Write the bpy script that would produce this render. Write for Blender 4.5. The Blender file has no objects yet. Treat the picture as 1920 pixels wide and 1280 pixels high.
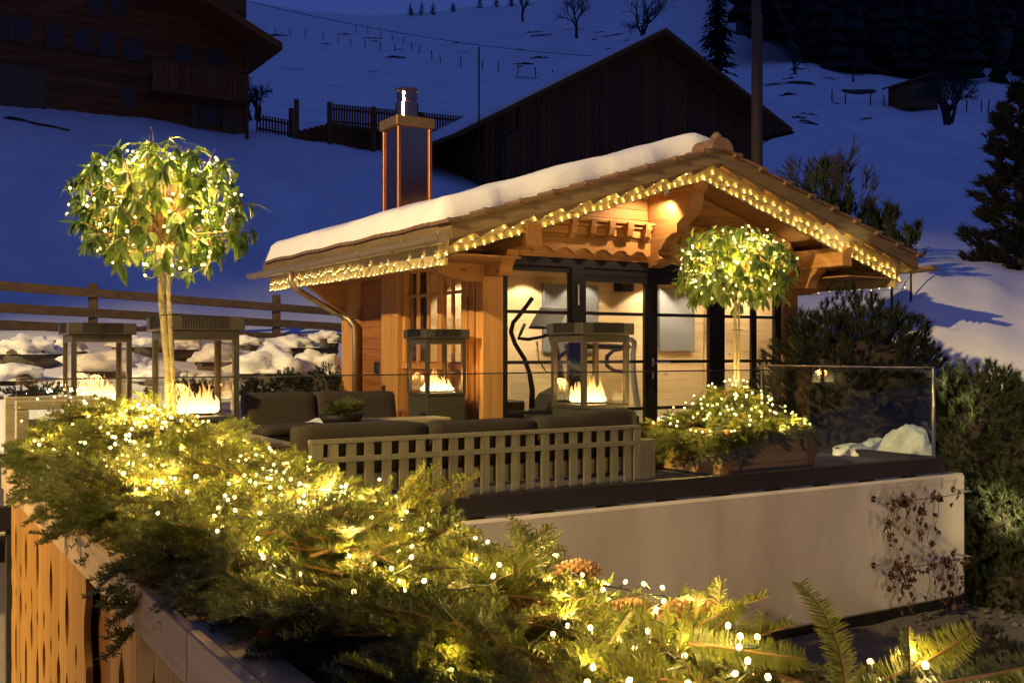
import bpy, bmesh, math, random
from math import sin, cos, pi, radians, sqrt, exp, atan2, tan
from mathutils import Vector, Matrix, Euler, noise as mnoise

sc = bpy.context.scene
col = sc.collection
# ------------------------------------------------------------------ camera
EYE = 1.3
FPX, AX, HOR = 1950.0, radians(58.5), 659.0     # focal length and horizon in photo pixels, heading against the cabin front
FW = (cos(AX), sin(AX)); RT = (sin(AX), -cos(AX))
cam = bpy.data.cameras.new('camera'); camo = bpy.data.objects.new('camera', cam); col.objects.link(camo)
camo.location = (0, 0, EYE); camo.rotation_euler = (pi/2, 0, AX - pi/2)
cam.sensor_width = 36; cam.lens = FPX/1920*36; cam.shift_y = (HOR-640)/1920
cam.clip_start = 0.05; cam.clip_end = 3000
sc.camera = camo
# ------------------------------------------------------------------ dusk sky, sun below the hills
w = bpy.data.worlds.new("World"); sc.world = w; w.use_nodes = True
nt = w.node_tree; nt.nodes.clear()
sky = nt.nodes.new('ShaderNodeTexSky'); sky.sky_type = 'NISHITA'; sky.sun_disc = False
sky.sun_elevation = radians(1.0); sky.sun_rotation = radians(200); sky.air_density = 1.0; sky.dust_density = 0.3; sky.ozone_density = 4.0
tint = nt.nodes.new('ShaderNodeMix'); tint.data_type = 'RGBA'; tint.blend_type = 'MULTIPLY'; tint.inputs['Factor'].default_value = 1
SKY_TINT = (0.30, 0.40, 1.0, 1)
tint.inputs['B'].default_value = SKY_TINT
even = nt.nodes.new('ShaderNodeMix'); even.data_type = 'RGBA'; even.inputs['Factor'].default_value = 0.75
even.inputs['B'].default_value = (0.325, 0.57, 2.25, 1)
bg = nt.nodes.new('ShaderNodeBackground'); bg.inputs['Strength'].default_value = 0.119
wo = nt.nodes.new('ShaderNodeOutputWorld')
nt.links.new(sky.outputs[0], tint.inputs['A']); nt.links.new(tint.outputs['Result'], even.inputs['A'])
nt.links.new(even.outputs['Result'], bg.inputs['Color']); nt.links.new(bg.outputs[0], wo.inputs[0])
sun = bpy.data.lights.new('sun', 'SUN'); sun.energy = 0.02; sun.angle = radians(25); sun.color = (0.25, 0.4, 1.0)
suno = bpy.data.objects.new('sun', sun); col.objects.link(suno); suno.rotation_euler = (radians(60), 0, radians(200))
sc.view_settings.view_transform = 'Standard'; sc.view_settings.look = 'None'
sc.view_settings.exposure = 0; sc.view_settings.gamma = 1; sc.view_settings.use_curve_mapping = False
sc.render.engine = 'CYCLES'
cy = sc.cycles
cy.use_denoising = True; cy.max_bounces = 7; cy.diffuse_bounces = 3; cy.glossy_bounces = 4; cy.transmission_bounces = 4
cy.transparent_max_bounces = 40; cy.caustics_reflective = False; cy.caustics_refractive = False
cy.sample_clamp_indirect = 4.0; cy.sample_clamp_direct = 0; cy.use_light_tree = True

# ------------------------------------------------------------------ helpers
def at(u, y, d):                        # photo pixel and distance along the view to a world point
    a = (u-960)/FPX
    return Vector((d*(FW[0]+a*RT[0]), d*(FW[1]+a*RT[1]), EYE+(HOR-y)/FPX*d))
def onY(u, y, Y0):
    a = (u-960)/FPX; return at(u, y, Y0/(FW[1]+a*RT[1]))
def onX(u, y, X0):
    a = (u-960)/FPX; return at(u, y, X0/(FW[0]+a*RT[0]))
def lerp(a, b, t): return a+(b-a)*t
def nz(x, y, z=0, s=1): return mnoise.noise(Vector((x*s, y*s, z*s)))

WL = {}
def wloc(o): return WL.get(o.name, Vector((0, 0, 0)))
def tag(o, label=None, cat=None, group=None, kind=None):
    if label: o['label'] = label
    if cat: o['category'] = cat
    if group: o['group'] = group
    if kind: o['kind'] = kind
    return o
def thing(name, loc, label, cat, group=None, rz=0):
    o = bpy.data.objects.new(name, None); col.objects.link(o); o.empty_display_size = .1
    o.location = loc; o.rotation_euler.z = rz; WL[o.name] = Vector(loc)
    return tag(o, label, cat, group)

class MB:
    def __init__(s): s.v = []; s.f = []
    def add(s, vs, fs):
        n = len(s.v); s.v += [tuple(p) for p in vs]; s.f += [tuple(i+n for i in f) for f in fs]
    def box(s, x0, x1, y0, y1, z0, z1, c=0):
        if c <= 0:
            s.add([(x0,y0,z0),(x1,y0,z0),(x1,y1,z0),(x0,y1,z0),(x0,y0,z1),(x1,y0,z1),(x1,y1,z1),(x0,y1,z1)],
                  [(0,3,2,1),(4,5,6,7),(0,1,5,4),(1,2,6,5),(2,3,7,6),(3,0,4,7)])
        else:
            bm = bmesh.new(); bmesh.ops.create_cube(bm, size=1)
            for q in bm.verts: q.co = Vector((lerp(x0,x1,q.co.x+.5), lerp(y0,y1,q.co.y+.5), lerp(z0,z1,q.co.z+.5)))
            bmesh.ops.bevel(bm, geom=list(bm.edges), offset=c, segments=1, affect='EDGES', profile=.5)
            bm.verts.index_update()
            s.add([q.co for q in bm.verts], [[q.index for q in f.verts] for f in bm.faces]); bm.free()
        return s
    def beam(s, p0, p1, w, h, up=(0,0,1), c=0):
        p0 = Vector(p0); p1 = Vector(p1); x = (p1-p0); L = x.length; x = x/L
        y = Vector(up).cross(x)
        if y.length < 1e-5: y = Vector((0,1,0)).cross(x)
        y.normalize(); z = x.cross(y)
        t = MB(); t.box(0, L, -w/2, w/2, -h/2, h/2, c)
        s.add([p0+x*q[0]+y*q[1]+z*q[2] for q in t.v], t.f); return s
    def tube(s, pts, r, n=8, cap=True):
        pts = [Vector(p) for p in pts]; m = len(pts)
        rs = r if isinstance(r, (list, tuple)) else [r]*m
        vs = []; fs = []; prev = None
        for i, p in enumerate(pts):
            d = (pts[min(i+1,m-1)]-pts[max(i-1,0)])
            if d.length < 1e-9: d = Vector((0,0,1))
            d.normalize()
            a = prev if prev is not None else (Vector((0,0,1)) if abs(d.z) < .9 else Vector((1,0,0)))
            y = a - d*a.dot(d)
            if y.length < 1e-5: y = d.orthogonal()
            y.normalize(); prev = y; z = d.cross(y)
            for k in range(n):
                an = 2*pi*k/n; vs.append(p+(y*cos(an)+z*sin(an))*rs[i])
        for i in range(m-1):
            for k in range(n):
                a = i*n+k; b = i*n+(k+1)%n; fs.append((a, b, b+n, a+n))
        if cap and n > 2: fs.append(tuple(range(n-1,-1,-1))); fs.append(tuple(range((m-1)*n, m*n)))
        s.add(vs, fs); return s
    def lathe(s, prof, c=(0,0,0), n=16):
        vs = []; fs = []; m = len(prof)
        for (r, z) in prof:
            for k in range(n): vs.append((c[0]+r*cos(2*pi*k/n), c[1]+r*sin(2*pi*k/n), c[2]+z))
        for i in range(m-1):
            for k in range(n):
                a = i*n+k; b = i*n+(k+1)%n; fs.append((a, b, b+n, a+n))
        fs.append(tuple(range(n-1,-1,-1))); fs.append(tuple(range((m-1)*n, m*n)))
        s.add(vs, fs); return s
    def prism(s, poly, fn, t0, t1):     # polygon (a,b) extruded between t0 and t1, fn(a,b,t) -> xyz
        n = len(poly); vs = [fn(a,b,t0) for a,b in poly]+[fn(a,b,t1) for a,b in poly]
        fs = [tuple(range(n)), tuple(range(2*n-1,n-1,-1))]
        for i in range(n): j=(i+1)%n; fs.append((i, n+i, n+j, j))
        s.add(vs, fs); return s
    def mesh(s, name, mat, smooth=False):
        me = bpy.data.meshes.new(name); me.from_pydata(s.v, [], s.f)
        if mat is not None: me.materials.append(mat)
        if smooth: me.polygons.foreach_set('use_smooth', [True]*len(me.polygons))
        me.update(); return me
    def build(s, name, mat, parent=None, smooth=False, kind=None, local=False, fix=False):
        if parent is not None and not local:
            L = wloc(parent)
            if L.length > 0: s.v = [(a-L.x, b-L.y, c-L.z) for a,b,c in s.v]
        me = s.mesh(name, mat, smooth)
        if fix:
            bm = bmesh.new(); bm.from_mesh(me); bmesh.ops.recalc_face_normals(bm, faces=bm.faces); bm.to_mesh(me); bm.free()
        o = bpy.data.objects.new(name, me); col.objects.link(o)
        if parent is not None:
            o.parent = parent; WL[o.name] = wloc(parent)
        if kind: o['kind'] = kind
        return o
def inst(name, me, parent=None, loc=(0,0,0), rot=None, scale=1):
    o = bpy.data.objects.new(name, me); col.objects.link(o); o.location = loc
    if rot is not None: o.rotation_euler = rot
    if scale != 1: o.scale = (scale,)*3 if not isinstance(scale, tuple) else scale
    if parent is not None: o.parent = parent; WL[o.name] = wloc(parent)
    return o
def ico(sub, r=1):
    bm = bmesh.new(); bmesh.ops.create_icosphere(bm, subdivisions=sub, radius=r); bm.verts.index_update()
    v = [q.co.copy() for q in bm.verts]; f = [[q.index for q in g.verts] for g in bm.faces]; bm.free(); return v, f
def ARC(fn, n): return [fn(i/(n-1)) for i in range(n)]

# ------------------------------------------------------------------ materials
def newmat(name):
    m = bpy.data.materials.new(name); m.use_nodes = True; n = m.node_tree.nodes; n.clear()
    out = n.new('ShaderNodeOutputMaterial'); return m, m.node_tree, out
def N(t, ty, **kw):
    n = t.nodes.new(ty)
    for k, v in kw.items():
        if k in n.inputs: n.inputs[k].default_value = v
        else: setattr(n, k, v)
    return n
def L(t, a, b): t.links.new(a, b)
def ramp(t, fac, stops):
    r = t.nodes.new('ShaderNodeValToRGB'); e = r.color_ramp.elements
    while len(e) < len(stops): e.new(.5)
    for q, (p, c) in zip(e, stops):
        q.position = p; q.color = (*c, 1) if len(c) == 3 else c
    L(t, fac, r.inputs[0]); return r
def math_(t, op, a, b=None):
    n = t.nodes.new('ShaderNodeMath'); n.operation = op
    for i, x in enumerate((a, b)):
        if x is None: continue
        if isinstance(x, (int, float)): n.inputs[i].default_value = x
        else: L(t, x, n.inputs[i])
    return n.outputs[0]
def plain(name, c1, c2=None, rough=.6, metal=0, scale=8, bump=0, bscale=None, rand=0, spec=.5, stretch=(1,1,1), det=5):
    m, t, out = newmat(name); p = N(t, 'ShaderNodeBsdfPrincipled', Roughness=rough, Metallic=metal)
    p.inputs['Specular IOR Level'].default_value = spec
    tc = N(t, 'ShaderNodeTexCoord'); mp = N(t, 'ShaderNodeMapping'); L(t, tc.outputs['Object'], mp.inputs[0]); mp.inputs['Scale'].default_value = stretch
    nn = N(t, 'ShaderNodeTexNoise', Scale=scale, Detail=det, Roughness=.6); L(t, mp.outputs[0], nn.inputs['Vector'])
    r = ramp(t, nn.outputs[0], [(.3, c1), (.7, c2 or c1)]); colr = r.outputs[0]
    if rand:
        oi = N(t, 'ShaderNodeObjectInfo'); hsv = N(t, 'ShaderNodeHueSaturation')
        mr = N(t, 'ShaderNodeMapRange'); mr.inputs[3].default_value = 1-rand; mr.inputs[4].default_value = 1+rand
        L(t, oi.outputs['Random'], mr.inputs[0]); L(t, mr.outputs[0], hsv.inputs['Value']); L(t, colr, hsv.inputs['Color']); colr = hsv.outputs[0]
    L(t, colr, p.inputs['Base Color'])
    if bump:
        b = N(t, 'ShaderNodeBump', Strength=bump, Distance=.02); n2 = N(t, 'ShaderNodeTexNoise', Scale=bscale or scale*3, Detail=6)
        L(t, mp.outputs[0], n2.inputs['Vector']); L(t, n2.outputs[0], b.inputs['Height']); L(t, b.outputs[0], p.inputs['Normal'])
    L(t, p.outputs[0], out.inputs[0]); return m
def wood(name, c1, c2, axis='x', rough=.6, knots=.7, rand=.18, sc_=1.0, bump=.25):
    m, t, out = newmat(name); p = N(t, 'ShaderNodeBsdfPrincipled', Roughness=rough)
    p.inputs['Specular IOR Level'].default_value = .3
    tc = N(t, 'ShaderNodeTexCoord'); oi = N(t, 'ShaderNodeObjectInfo')
    ofs = N(t, 'ShaderNodeVectorMath', operation='SCALE'); ofs.inputs[0].default_value = (37, 23, 51); L(t, oi.outputs['Random'], ofs.inputs['Scale'])
    ad = N(t, 'ShaderNodeVectorMath', operation='ADD'); L(t, tc.outputs['Object'], ad.inputs[0]); L(t, ofs.outputs[0], ad.inputs[1])
    def mapped(long, across):
        mp = N(t, 'ShaderNodeMapping'); s = {a: across*sc_ for a in 'xyz'}; s[axis] = long*sc_
        mp.inputs['Scale'].default_value = (s['x'], s['y'], s['z']); L(t, ad.outputs[0], mp.inputs[0]); return mp.outputs[0]
    n1 = N(t, 'ShaderNodeTexNoise', Scale=1, Detail=4, Roughness=.6, Distortion=.6); L(t, mapped(.7, 14), n1.inputs['Vector'])
    n2 = N(t, 'ShaderNodeTexNoise', Scale=1, Detail=3, Roughness=.7); L(t, mapped(3, 110), n2.inputs['Vector'])
    mixv = math_(t, 'ADD', math_(t, 'MULTIPLY', n1.outputs[0], .72), math_(t, 'MULTIPLY', n2.outputs[0], .28))
    r = ramp(t, mixv, [(.34, c1), (.62, c2)])
    vo = N(t, 'ShaderNodeTexVoronoi', Scale=1); L(t, mapped(1.6, 4.2), vo.inputs['Vector'])
    kr = ramp(t, vo.outputs['Distance'], [(.05, (1,1,1)), (.13, (0,0,0))])
    mx = N(t, 'ShaderNodeMix', data_type='RGBA'); L(t, math_(t, 'MULTIPLY', kr.outputs[0], knots), mx.inputs['Factor'])
    L(t, r.outputs[0], mx.inputs['A']); mx.inputs['B'].default_value = (c1[0]*.35, c1[1]*.25, c1[2]*.2, 1)
    hsv = N(t, 'ShaderNodeHueSaturation'); mr = N(t, 'ShaderNodeMapRange'); mr.inputs[3].default_value = 1-rand; mr.inputs[4].default_value = 1+rand
    L(t, oi.outputs['Random'], mr.inputs[0]); L(t, mr.outputs[0], hsv.inputs['Value']); L(t, mx.outputs['Result'], hsv.inputs['Color'])
    L(t, hsv.outputs[0], p.inputs['Base Color'])
    b = N(t, 'ShaderNodeBump', Strength=bump, Distance=.004); L(t, mixv, b.inputs['Height']); L(t, b.outputs[0], p.inputs['Normal'])
    L(t, p.outputs[0], out.inputs[0]); return m
def leafmat(name, c1, c2, rough=.4, trans=.35, scale=20, spec=.5):
    m, t, out = newmat(name); p = N(t, 'ShaderNodeBsdfPrincipled', Roughness=rough); p.inputs['Specular IOR Level'].default_value = spec
    oi = N(t, 'ShaderNodeObjectInfo'); tc = N(t, 'ShaderNodeTexCoord'); nn = N(t, 'ShaderNodeTexNoise', Scale=scale, Detail=3); L(t, tc.outputs['Object'], nn.inputs['Vector'])
    f = math_(t, 'ADD', math_(t, 'MULTIPLY', oi.outputs['Random'], .55), math_(t, 'MULTIPLY', nn.outputs[0], .45))
    r = ramp(t, f, [(.2, c1), (.75, c2)]); L(t, r.outputs[0], p.inputs['Base Color'])
    tr = N(t, 'ShaderNodeBsdfTranslucent'); L(t, r.outputs[0], tr.inputs[0])
    mx = N(t, 'ShaderNodeMixShader', Fac=trans); L(t, p.outputs[0], mx.inputs[1]); L(t, tr.outputs[0], mx.inputs[2]); L(t, mx.outputs[0], out.inputs[0]); return m
def glassmat(name, tintc=(.94,.97,.95), rough=0.0, f0=.045, dirt=0):
    m, t, out = newmat(name)
    g = N(t, 'ShaderNodeNewGeometry'); d = N(t, 'ShaderNodeVectorMath', operation='DOT_PRODUCT'); L(t, g.outputs['Incoming'], d.inputs[0]); L(t, g.outputs['Normal'], d.inputs[1])
    c = math_(t, 'ABSOLUTE', d.outputs['Value']); fr = math_(t, 'POWER', math_(t, 'SUBTRACT', 1, c), 5)
    fac = math_(t, 'ADD', math_(t, 'MULTIPLY', fr, 1-f0), f0)
    tr = N(t, 'ShaderNodeBsdfTransparent'); tr.inputs[0].default_value = (*tintc, 1)
    gl = N(t, 'ShaderNodeBsdfGlossy', Roughness=rough)
    mx = N(t, 'ShaderNodeMixShader'); L(t, fac, mx.inputs[0]); L(t, tr.outputs[0], mx.inputs[1]); L(t, gl.outputs[0], mx.inputs[2]); L(t, mx.outputs[0], out.inputs[0]); return m
def emit(name, c, s):
    m, t, out = newmat(name); e = N(t, 'ShaderNodeEmission', Strength=s); e.inputs[0].default_value = (*c, 1); L(t, e.outputs[0], out.inputs[0]); return m

M = {}
M['snow'] = plain('snow', (.66,.68,.72), (.88,.88,.88), rough=.75, scale=.35, bump=.9, bscale=2.2, spec=.3, stretch=(1,.45,1), det=8)
M['cap_snow'] = plain('cap_snow', (.70,.70,.71), (.84,.84,.84), rough=.75, scale=5, bump=.7, bscale=14, spec=.3)
M['roof_snow'] = plain('roof_snow', (.82,.81,.79), (.88,.87,.85), rough=.75, scale=3, bump=.4, bscale=11, spec=.3)
M['larch_x'] = wood('larch_x', (.40,.185,.055), (.56,.30,.10), 'x')
M['larch_y'] = wood('larch_y', (.38,.175,.052), (.54,.285,.095), 'y')
M['larch_z'] = wood('larch_z', (.40,.185,.055), (.56,.30,.10), 'z')
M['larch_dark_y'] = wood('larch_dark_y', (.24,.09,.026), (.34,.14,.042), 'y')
M['pine_x'] = wood('pine_x', (.62,.47,.28), (.76,.60,.38), 'x', knots=.9, rand=.07)
M['pine_y'] = wood('pine_y', (.62,.47,.28), (.76,.60,.38), 'y', knots=.9, rand=.07)
M['verge'] = wood('verge', (.13,.085,.04), (.22,.15,.07), 'x', knots=.3, rand=.1)
M['verge_y'] = wood('verge_y', (.13,.085,.04), (.22,.15,.07), 'y', knots=.3, rand=.1)
M['grey_x'] = wood('grey_x', (.36,.29,.17), (.52,.43,.26), 'x', knots=.4, rand=.1)
M['grey_y'] = wood('grey_y', (.38,.25,.12), (.54,.38,.20), 'y', knots=.4, rand=.1)
M['grey_z'] = wood('grey_z', (.36,.29,.17), (.52,.43,.26), 'z', knots=.4, rand=.14)
M['clad_z'] = wood('clad_z', (.22,.10,.015), (.36,.18,.03), 'z', knots=.5, rand=.14)
M['fence_wood'] = wood('fence_wood', (.07,.045,.022), (.14,.09,.045), 'x', knots=.3, rand=.15)
M['old_x'] = wood('old_x', (.085,.030,.002), (.16,.055,.004), 'x', knots=.2, rand=.3)
M['old_z'] = wood('old_z', (.085,.030,.002), (.16,.055,.004), 'z', knots=.2, rand=.3)
M['old_pale'] = plain('old_pale', (.075,.045,.022), (.11,.07,.035), rough=.9, scale=5)
M['tile'] = plain('tile', (.13,.07,.042), (.21,.12,.07), rough=.8, scale=9, bump=.3, rand=.2)
M['black'] = plain('black', (.006,.005,.004), (.010,.008,.007), rough=.5, scale=6)
M['fascia'] = plain('fascia', (.014,.010,.008), (.02,.015,.012), rough=.6, scale=4)
M['steel'] = plain('steel', (.5,.5,.5), (.62,.62,.62), rough=.3, metal=1)
M['silver'] = plain('silver', (.55,.57,.6), (.62,.64,.67), rough=.35, metal=.4)
M['lantern'] = plain('lantern', (.045,.038,.026), (.065,.056,.038), rough=.5, scale=14, metal=.2)
M['copper'] = plain('copper', (.62,.29,.15), (.74,.38,.22), rough=.14, metal=1, scale=5, bump=.04, bscale=3)
M['gutter'] = plain('gutter', (.30,.23,.15), (.40,.31,.2), rough=.42, metal=.7, scale=12)
M['render'] = plain('render', (.44,.385,.31), (.62,.56,.47), rough=.9, scale=1.6, bump=.18, bscale=90, stretch=(1,1,.35), det=9)
M['stone'] = plain('stone', (.05,.042,.034), (.09,.075,.06), rough=.85, scale=5, bump=.5)
M['rock'] = plain('rock', (.05,.04,.03), (.12,.10,.075), rough=.9, scale=4, bump=.8)
M['mosaic'] = plain('mosaic', (.10,.115,.14), (.34,.37,.42), rough=.4, metal=.1, scale=70, bump=.5, bscale=70)
M['soil'] = plain('soil', (.03,.022,.014), (.06,.045,.03), rough=.95, scale=20, bump=.8)
M['gravel'] = plain('gravel', (.05,.042,.035), (.14,.12,.1), rough=.95, scale=25, bump=1, bscale=40)
M['cushion'] = plain('cushion', (.030,.020,.011), (.045,.031,.018), rough=.85, scale=40, bump=.2, bscale=150)
M['rubber'] = plain('rubber', (.008,.007,.006), (.013,.011,.010), rough=.6, spec=.3)
M['bark'] = plain('bark', (.15,.125,.06), (.28,.24,.12), rough=.85, scale=26, bump=1.0)
M['darkbark'] = plain('darkbark', (.02,.014,.01), (.045,.032,.022), rough=.9, scale=10)
M['stem'] = plain('stem', (.10,.055,.02), (.20,.11,.04), rough=.8, scale=30)
M['needle'] = leafmat('needle', (.052,.074,.011), (.165,.185,.028), rough=.45, trans=.4, scale=5)
M['leaf'] = leafmat('leaf', (.035,.075,.012), (.15,.20,.035), rough=.34, trans=.38, scale=8)
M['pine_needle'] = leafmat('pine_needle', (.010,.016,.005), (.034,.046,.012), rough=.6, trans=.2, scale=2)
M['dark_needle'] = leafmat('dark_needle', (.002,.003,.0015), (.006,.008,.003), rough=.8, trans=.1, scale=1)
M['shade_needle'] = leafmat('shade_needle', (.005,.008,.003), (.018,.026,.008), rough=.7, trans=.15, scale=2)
M['ivy'] = leafmat('ivy', (.035,.014,.008), (.07,.032,.016), rough=.6, trans=.15)
M['cone'] = plain('cone', (.16,.08,.035), (.34,.19,.09), rough=.7, scale=30, rand=.2)
M['rake'] = wood('rake', (.34,.26,.12), (.48,.39,.20), 'x', knots=.4, rand=.06)
M['rake_y'] = wood('rake_y', (.34,.26,.12), (.48,.39,.20), 'y', knots=.4, rand=.06)
M['copper_edge'] = plain('copper_edge', (.34,.15,.06), (.44,.2,.09), rough=.5, metal=1, scale=5)
M['cap_metal'] = plain('cap_metal', (.16,.10,.04), (.24,.16,.07), rough=.5, metal=.5, scale=10)
M['planter_x'] = wood('planter_x', (.30,.17,.05), (.46,.29,.10), 'x', knots=.6)
M['planter_y'] = wood('planter_y', (.30,.17,.05), (.46,.29,.10), 'y', knots=.6)
M['cable'] = plain('cable', (.012,.02,.010), (.02,.03,.014), rough=.5)
M['glass'] = glassmat('glass', f0=.045)
M['lantern_glass'] = glassmat('lantern_glass', (.97,.95,.92), f0=.045)
M['door_glass'] = glassmat('door_glass', (.97,.97,.96), f0=.03)
M['night_pane'] = plain('night_pane', (.03,.018,.01), (.05,.03,.018), rough=.35, scale=2)
BULB = (1.0, .75, .24)
GLOW = (1.0, .64, .18)
M['bulb'] = emit('bulb', BULB, 9)
M['bulb_near'] = emit('bulb_near', BULB, 8)
M['bulb_eave'] = emit('bulb_eave', BULB, 6)
M['spot_glow'] = emit('spot_glow', (1, .8, .5), 25)
M['lit_window'] = emit('lit_window', (1, .55, .2), .5)
# ================================================================== SETTING: ground, hills
def tab(u, rows):                        # rows (d, photo y) -> azimuth and (radius, z)
    a = (u-960)/FPX; k = sqrt(1+a*a)
    return (math.atan(a), [(d*k, EYE+(HOR-y)/FPX*d) for d, y in rows])
TAB = [
 tab(-700, [(12.5,760),(16,700),(20,632),(24,585),(30,480),(46,185),(60,150),(90,110),(150,40),(300,-90),(600,-150)]),
 tab(0,   [(12.5,760),(16,690),(20,628),(24,580),(30,470),(46,178),(60,150),(90,110),(150,60),(300,-60),(600,-100)]),
 tab(250, [(12.5,760),(16,690),(20,645),(24,612),(30,510),(48,212),(60,190),(90,140),(150,85),(300,-20),(600,-20)]),
 tab(470, [(12.5,765),(16,700),(20,676),(24,652),(30,570),(50,249),(60,240),(90,180),(150,110),(300,6),(600,40)]),
 tab(600, [(12.5,790),(16,730),(20,690),(24,662),(30,585),(52,268),(62,255),(90,190),(150,110),(300,22),(600,60)]),
 tab(700, [(12.5,840),(16,800),(20,740),(24,690),(30,600),(55,284),(62,270),(90,200),(150,110),(300,28),(600,60)]),
 tab(800, [(12.5,880),(16,820),(20,770),(24,700),(30,605),(57,305),(65,285),(90,205),(150,115),(300,24),(600,55)]),
 tab(900, [(12.5,900),(16,820),(20,770),(24,700),(30,610),(58,320),(66,290),(90,215),(150,120),(300,14),(600,40)]),
 tab(1100,[(12.5,920),(16,820),(20,770),(24,700),(30,610),(58,330),(66,300),(90,230),(150,130),(300,-10),(600,0)]),
 tab(1300,[(12.5,930),(16,820),(20,770),(24,700),(30,600),(58,340),(66,310),(90,235),(150,140),(300,-60),(600,-80)]),
 tab(1480,[(12.5,950),(16,860),(20,800),(24,700),(30,590),(58,400),(66,370),(90,270),(150,125),(300,-60),(600,-150)]),
 tab(1620,[(13.0,1100),(16,960),(20,640),(24,560),(30,545),(58,415),(66,385),(90,290),(150,145),(300,-40),(600,-150)]),
 tab(1725,[(13.0,1120),(16,960),(18.5,620),(21,512),(24,495),(58,420),(66,390),(90,300),(150,150),(300,-20),(600,-150)]),
 tab(1840,[(13.0,1120),(16,900),(18.0,640),(21,528),(24,500),(58,420),(66,390),(90,300),(150,155),(300,0),(600,-150)]),
 tab(1930,[(13.0,1120),(16,840),(17.5,670),(20.5,560),(24,515),(58,420),(66,390),(90,300),(150,165),(300,0),(600,-150)]),
 tab(2600,[(13.0,1100),(16,840),(17.5,670),(20.5,560),(24,515),(58,420),(66,390),(90,300),(150,170),(300,0),(600,-150)]),
]
def ztab(rows, r):
    if r <= rows[0][0]: return lerp(-1.75, rows[0][1], max(0, min(1, (r-rows[0][0]+1.5)/1.5)))
    for (r0, z0), (r1, z1) in zip(rows, rows[1:]):
        if r <= r1: return lerp(z0, z1, (r-r0)/(r1-r0))
    return rows[-1][1]
def terrain(x, y):
    f = x*FW[0]+y*FW[1]; l = x*RT[0]+y*RT[1]; az = atan2(l, f); r = sqrt(x*x+y*y)
    lo, hi = TAB[0][0], TAB[-1][0]
    if az <= lo: z = ztab(TAB[0][1], r)
    elif az >= hi: z = ztab(TAB[-1][1], r)
    else:
        for (a0, r0), (a1, r1) in zip(TAB, TAB[1:]):
            if az <= a1:
                t = (az-a0)/(a1-a0); t = t*t*(3-2*t); z = lerp(ztab(r0, r), ztab(r1, r), t); break
    out = max(0, max(lo-az, az-hi)-.25)/.8          # the valley side behind the camera falls away
    if out > 0: z = lerp(z, -1.75-.02*r, min(1, out)**.7)
    if r > 14: z += .10*nz(x, y, 3, .35)*min(1, (r-14)/6)+.05*nz(x, y, 9, 1.1)*min(1, (r-14)/6)
    if r > 60: z += 1.2*nz(x, y, 5, .03)*min(1, (r-60)/90)
    return z
radii = [.01, 4, 8, 10, 11, 11.8, 12.5, 13, 13.6, 14.3, 15] + [15+.5*i for i in range(1, 31)] + [31.5, 33, 35, 37, 39.5, 42, 44, 46, 48, 50, 52, 54, 56, 58, 60, 63, 66, 70, 75, 80, 86, 93, 100, 110, 120, 135, 150, 165, 180, 200, 225, 250, 280, 310, 340, 400, 480, 600, 900]
azs = [-radians(180)+radians(4)*i for i in range(0, 34)] + [-radians(47)+radians(.55)*i for i in range(0, 146)] + [radians(34)+radians(4)*i for i in range(0, 37)]
g = MB(); nr = len(radii); na = len(azs)
for a in azs:
    for r in radii:
        f, l = r*cos(a), r*sin(a); x = f*FW[0]+l*RT[0]; y = f*FW[1]+l*RT[1]
        g.v.append((x, y, terrain(x, y)))
for i in range(na):
    j = (i+1) % na
    for k in range(nr-1): g.f.append((i*nr+k, j*nr+k, j*nr+k+1, i*nr+k+1))
ground = g.build('snowy_hillside', M['snow'], smooth=True, fix=True); ground['kind'] = 'structure'
ground.data.polygons.foreach_get
if ground.data.polygons[0].normal.z < 0: ground.data.flip_normals()

# strip of bare garden soil in front of the white wall
g = MB(); xs = [1.6+.45*i for i in range(30)]; ys = [2.2+.45*i for i in range(13)]
for x in xs:
    for y in ys: g.v.append((x, y, -1.64+.05*nz(x, y, 1, 1.5)))
for i in range(len(xs)-1):
    for k in range(len(ys)-1): g.f.append((i*13+k, (i+1)*13+k, (i+1)*13+k+1, i*13+k+1))
o = g.build('garden_bed', M['gravel'], smooth=True); o['kind'] = 'structure'

# ================================================================== TERRACE
GY = 7.66                                # plane of the glass balustrade
TX1 = 10.42
m = MB(); m.box(.5, TX1, GY+.06, 16.5, -.3, 0.0); o = m.build('terrace_floor', M['stone']); o['kind'] = 'structure'
m = MB(); m.box(.5, TX1+.1, GY-.05, GY+.06, -.09, .085); m.box(TX1-.01, TX1+.1, GY+.062, 12.4, -.09, .085)
fas = thing('terrace_fascia', (.5, GY, 0), 'black metal edge strip along the top of the white wall', 'edge strip')
m.build('edge_channel', M['fascia'], fas)
m = MB()
for i in range(14):
    m.box(.9+.7*i, 1.35+.7*i, GY-.047, GY-.04, -.106, -.092)
m.build('light_gap', M['steel'], fas, kind='stuff')
wall = thing('white_wall', (1.0, GY-.1, -1.6), 'smooth white rendered retaining wall below the terrace glass', 'wall')
m = MB(); m.box(1.0, 10.82, GY-.10, 12.4, -1.53, -.112, .025); m.build('rendered_face', M['render'], wall)
m = MB(); m.box(1.0, 10.78, GY-.06, 12.3, -1.95, -1.533); m.build('base_board', M['fascia'], wall)

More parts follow.
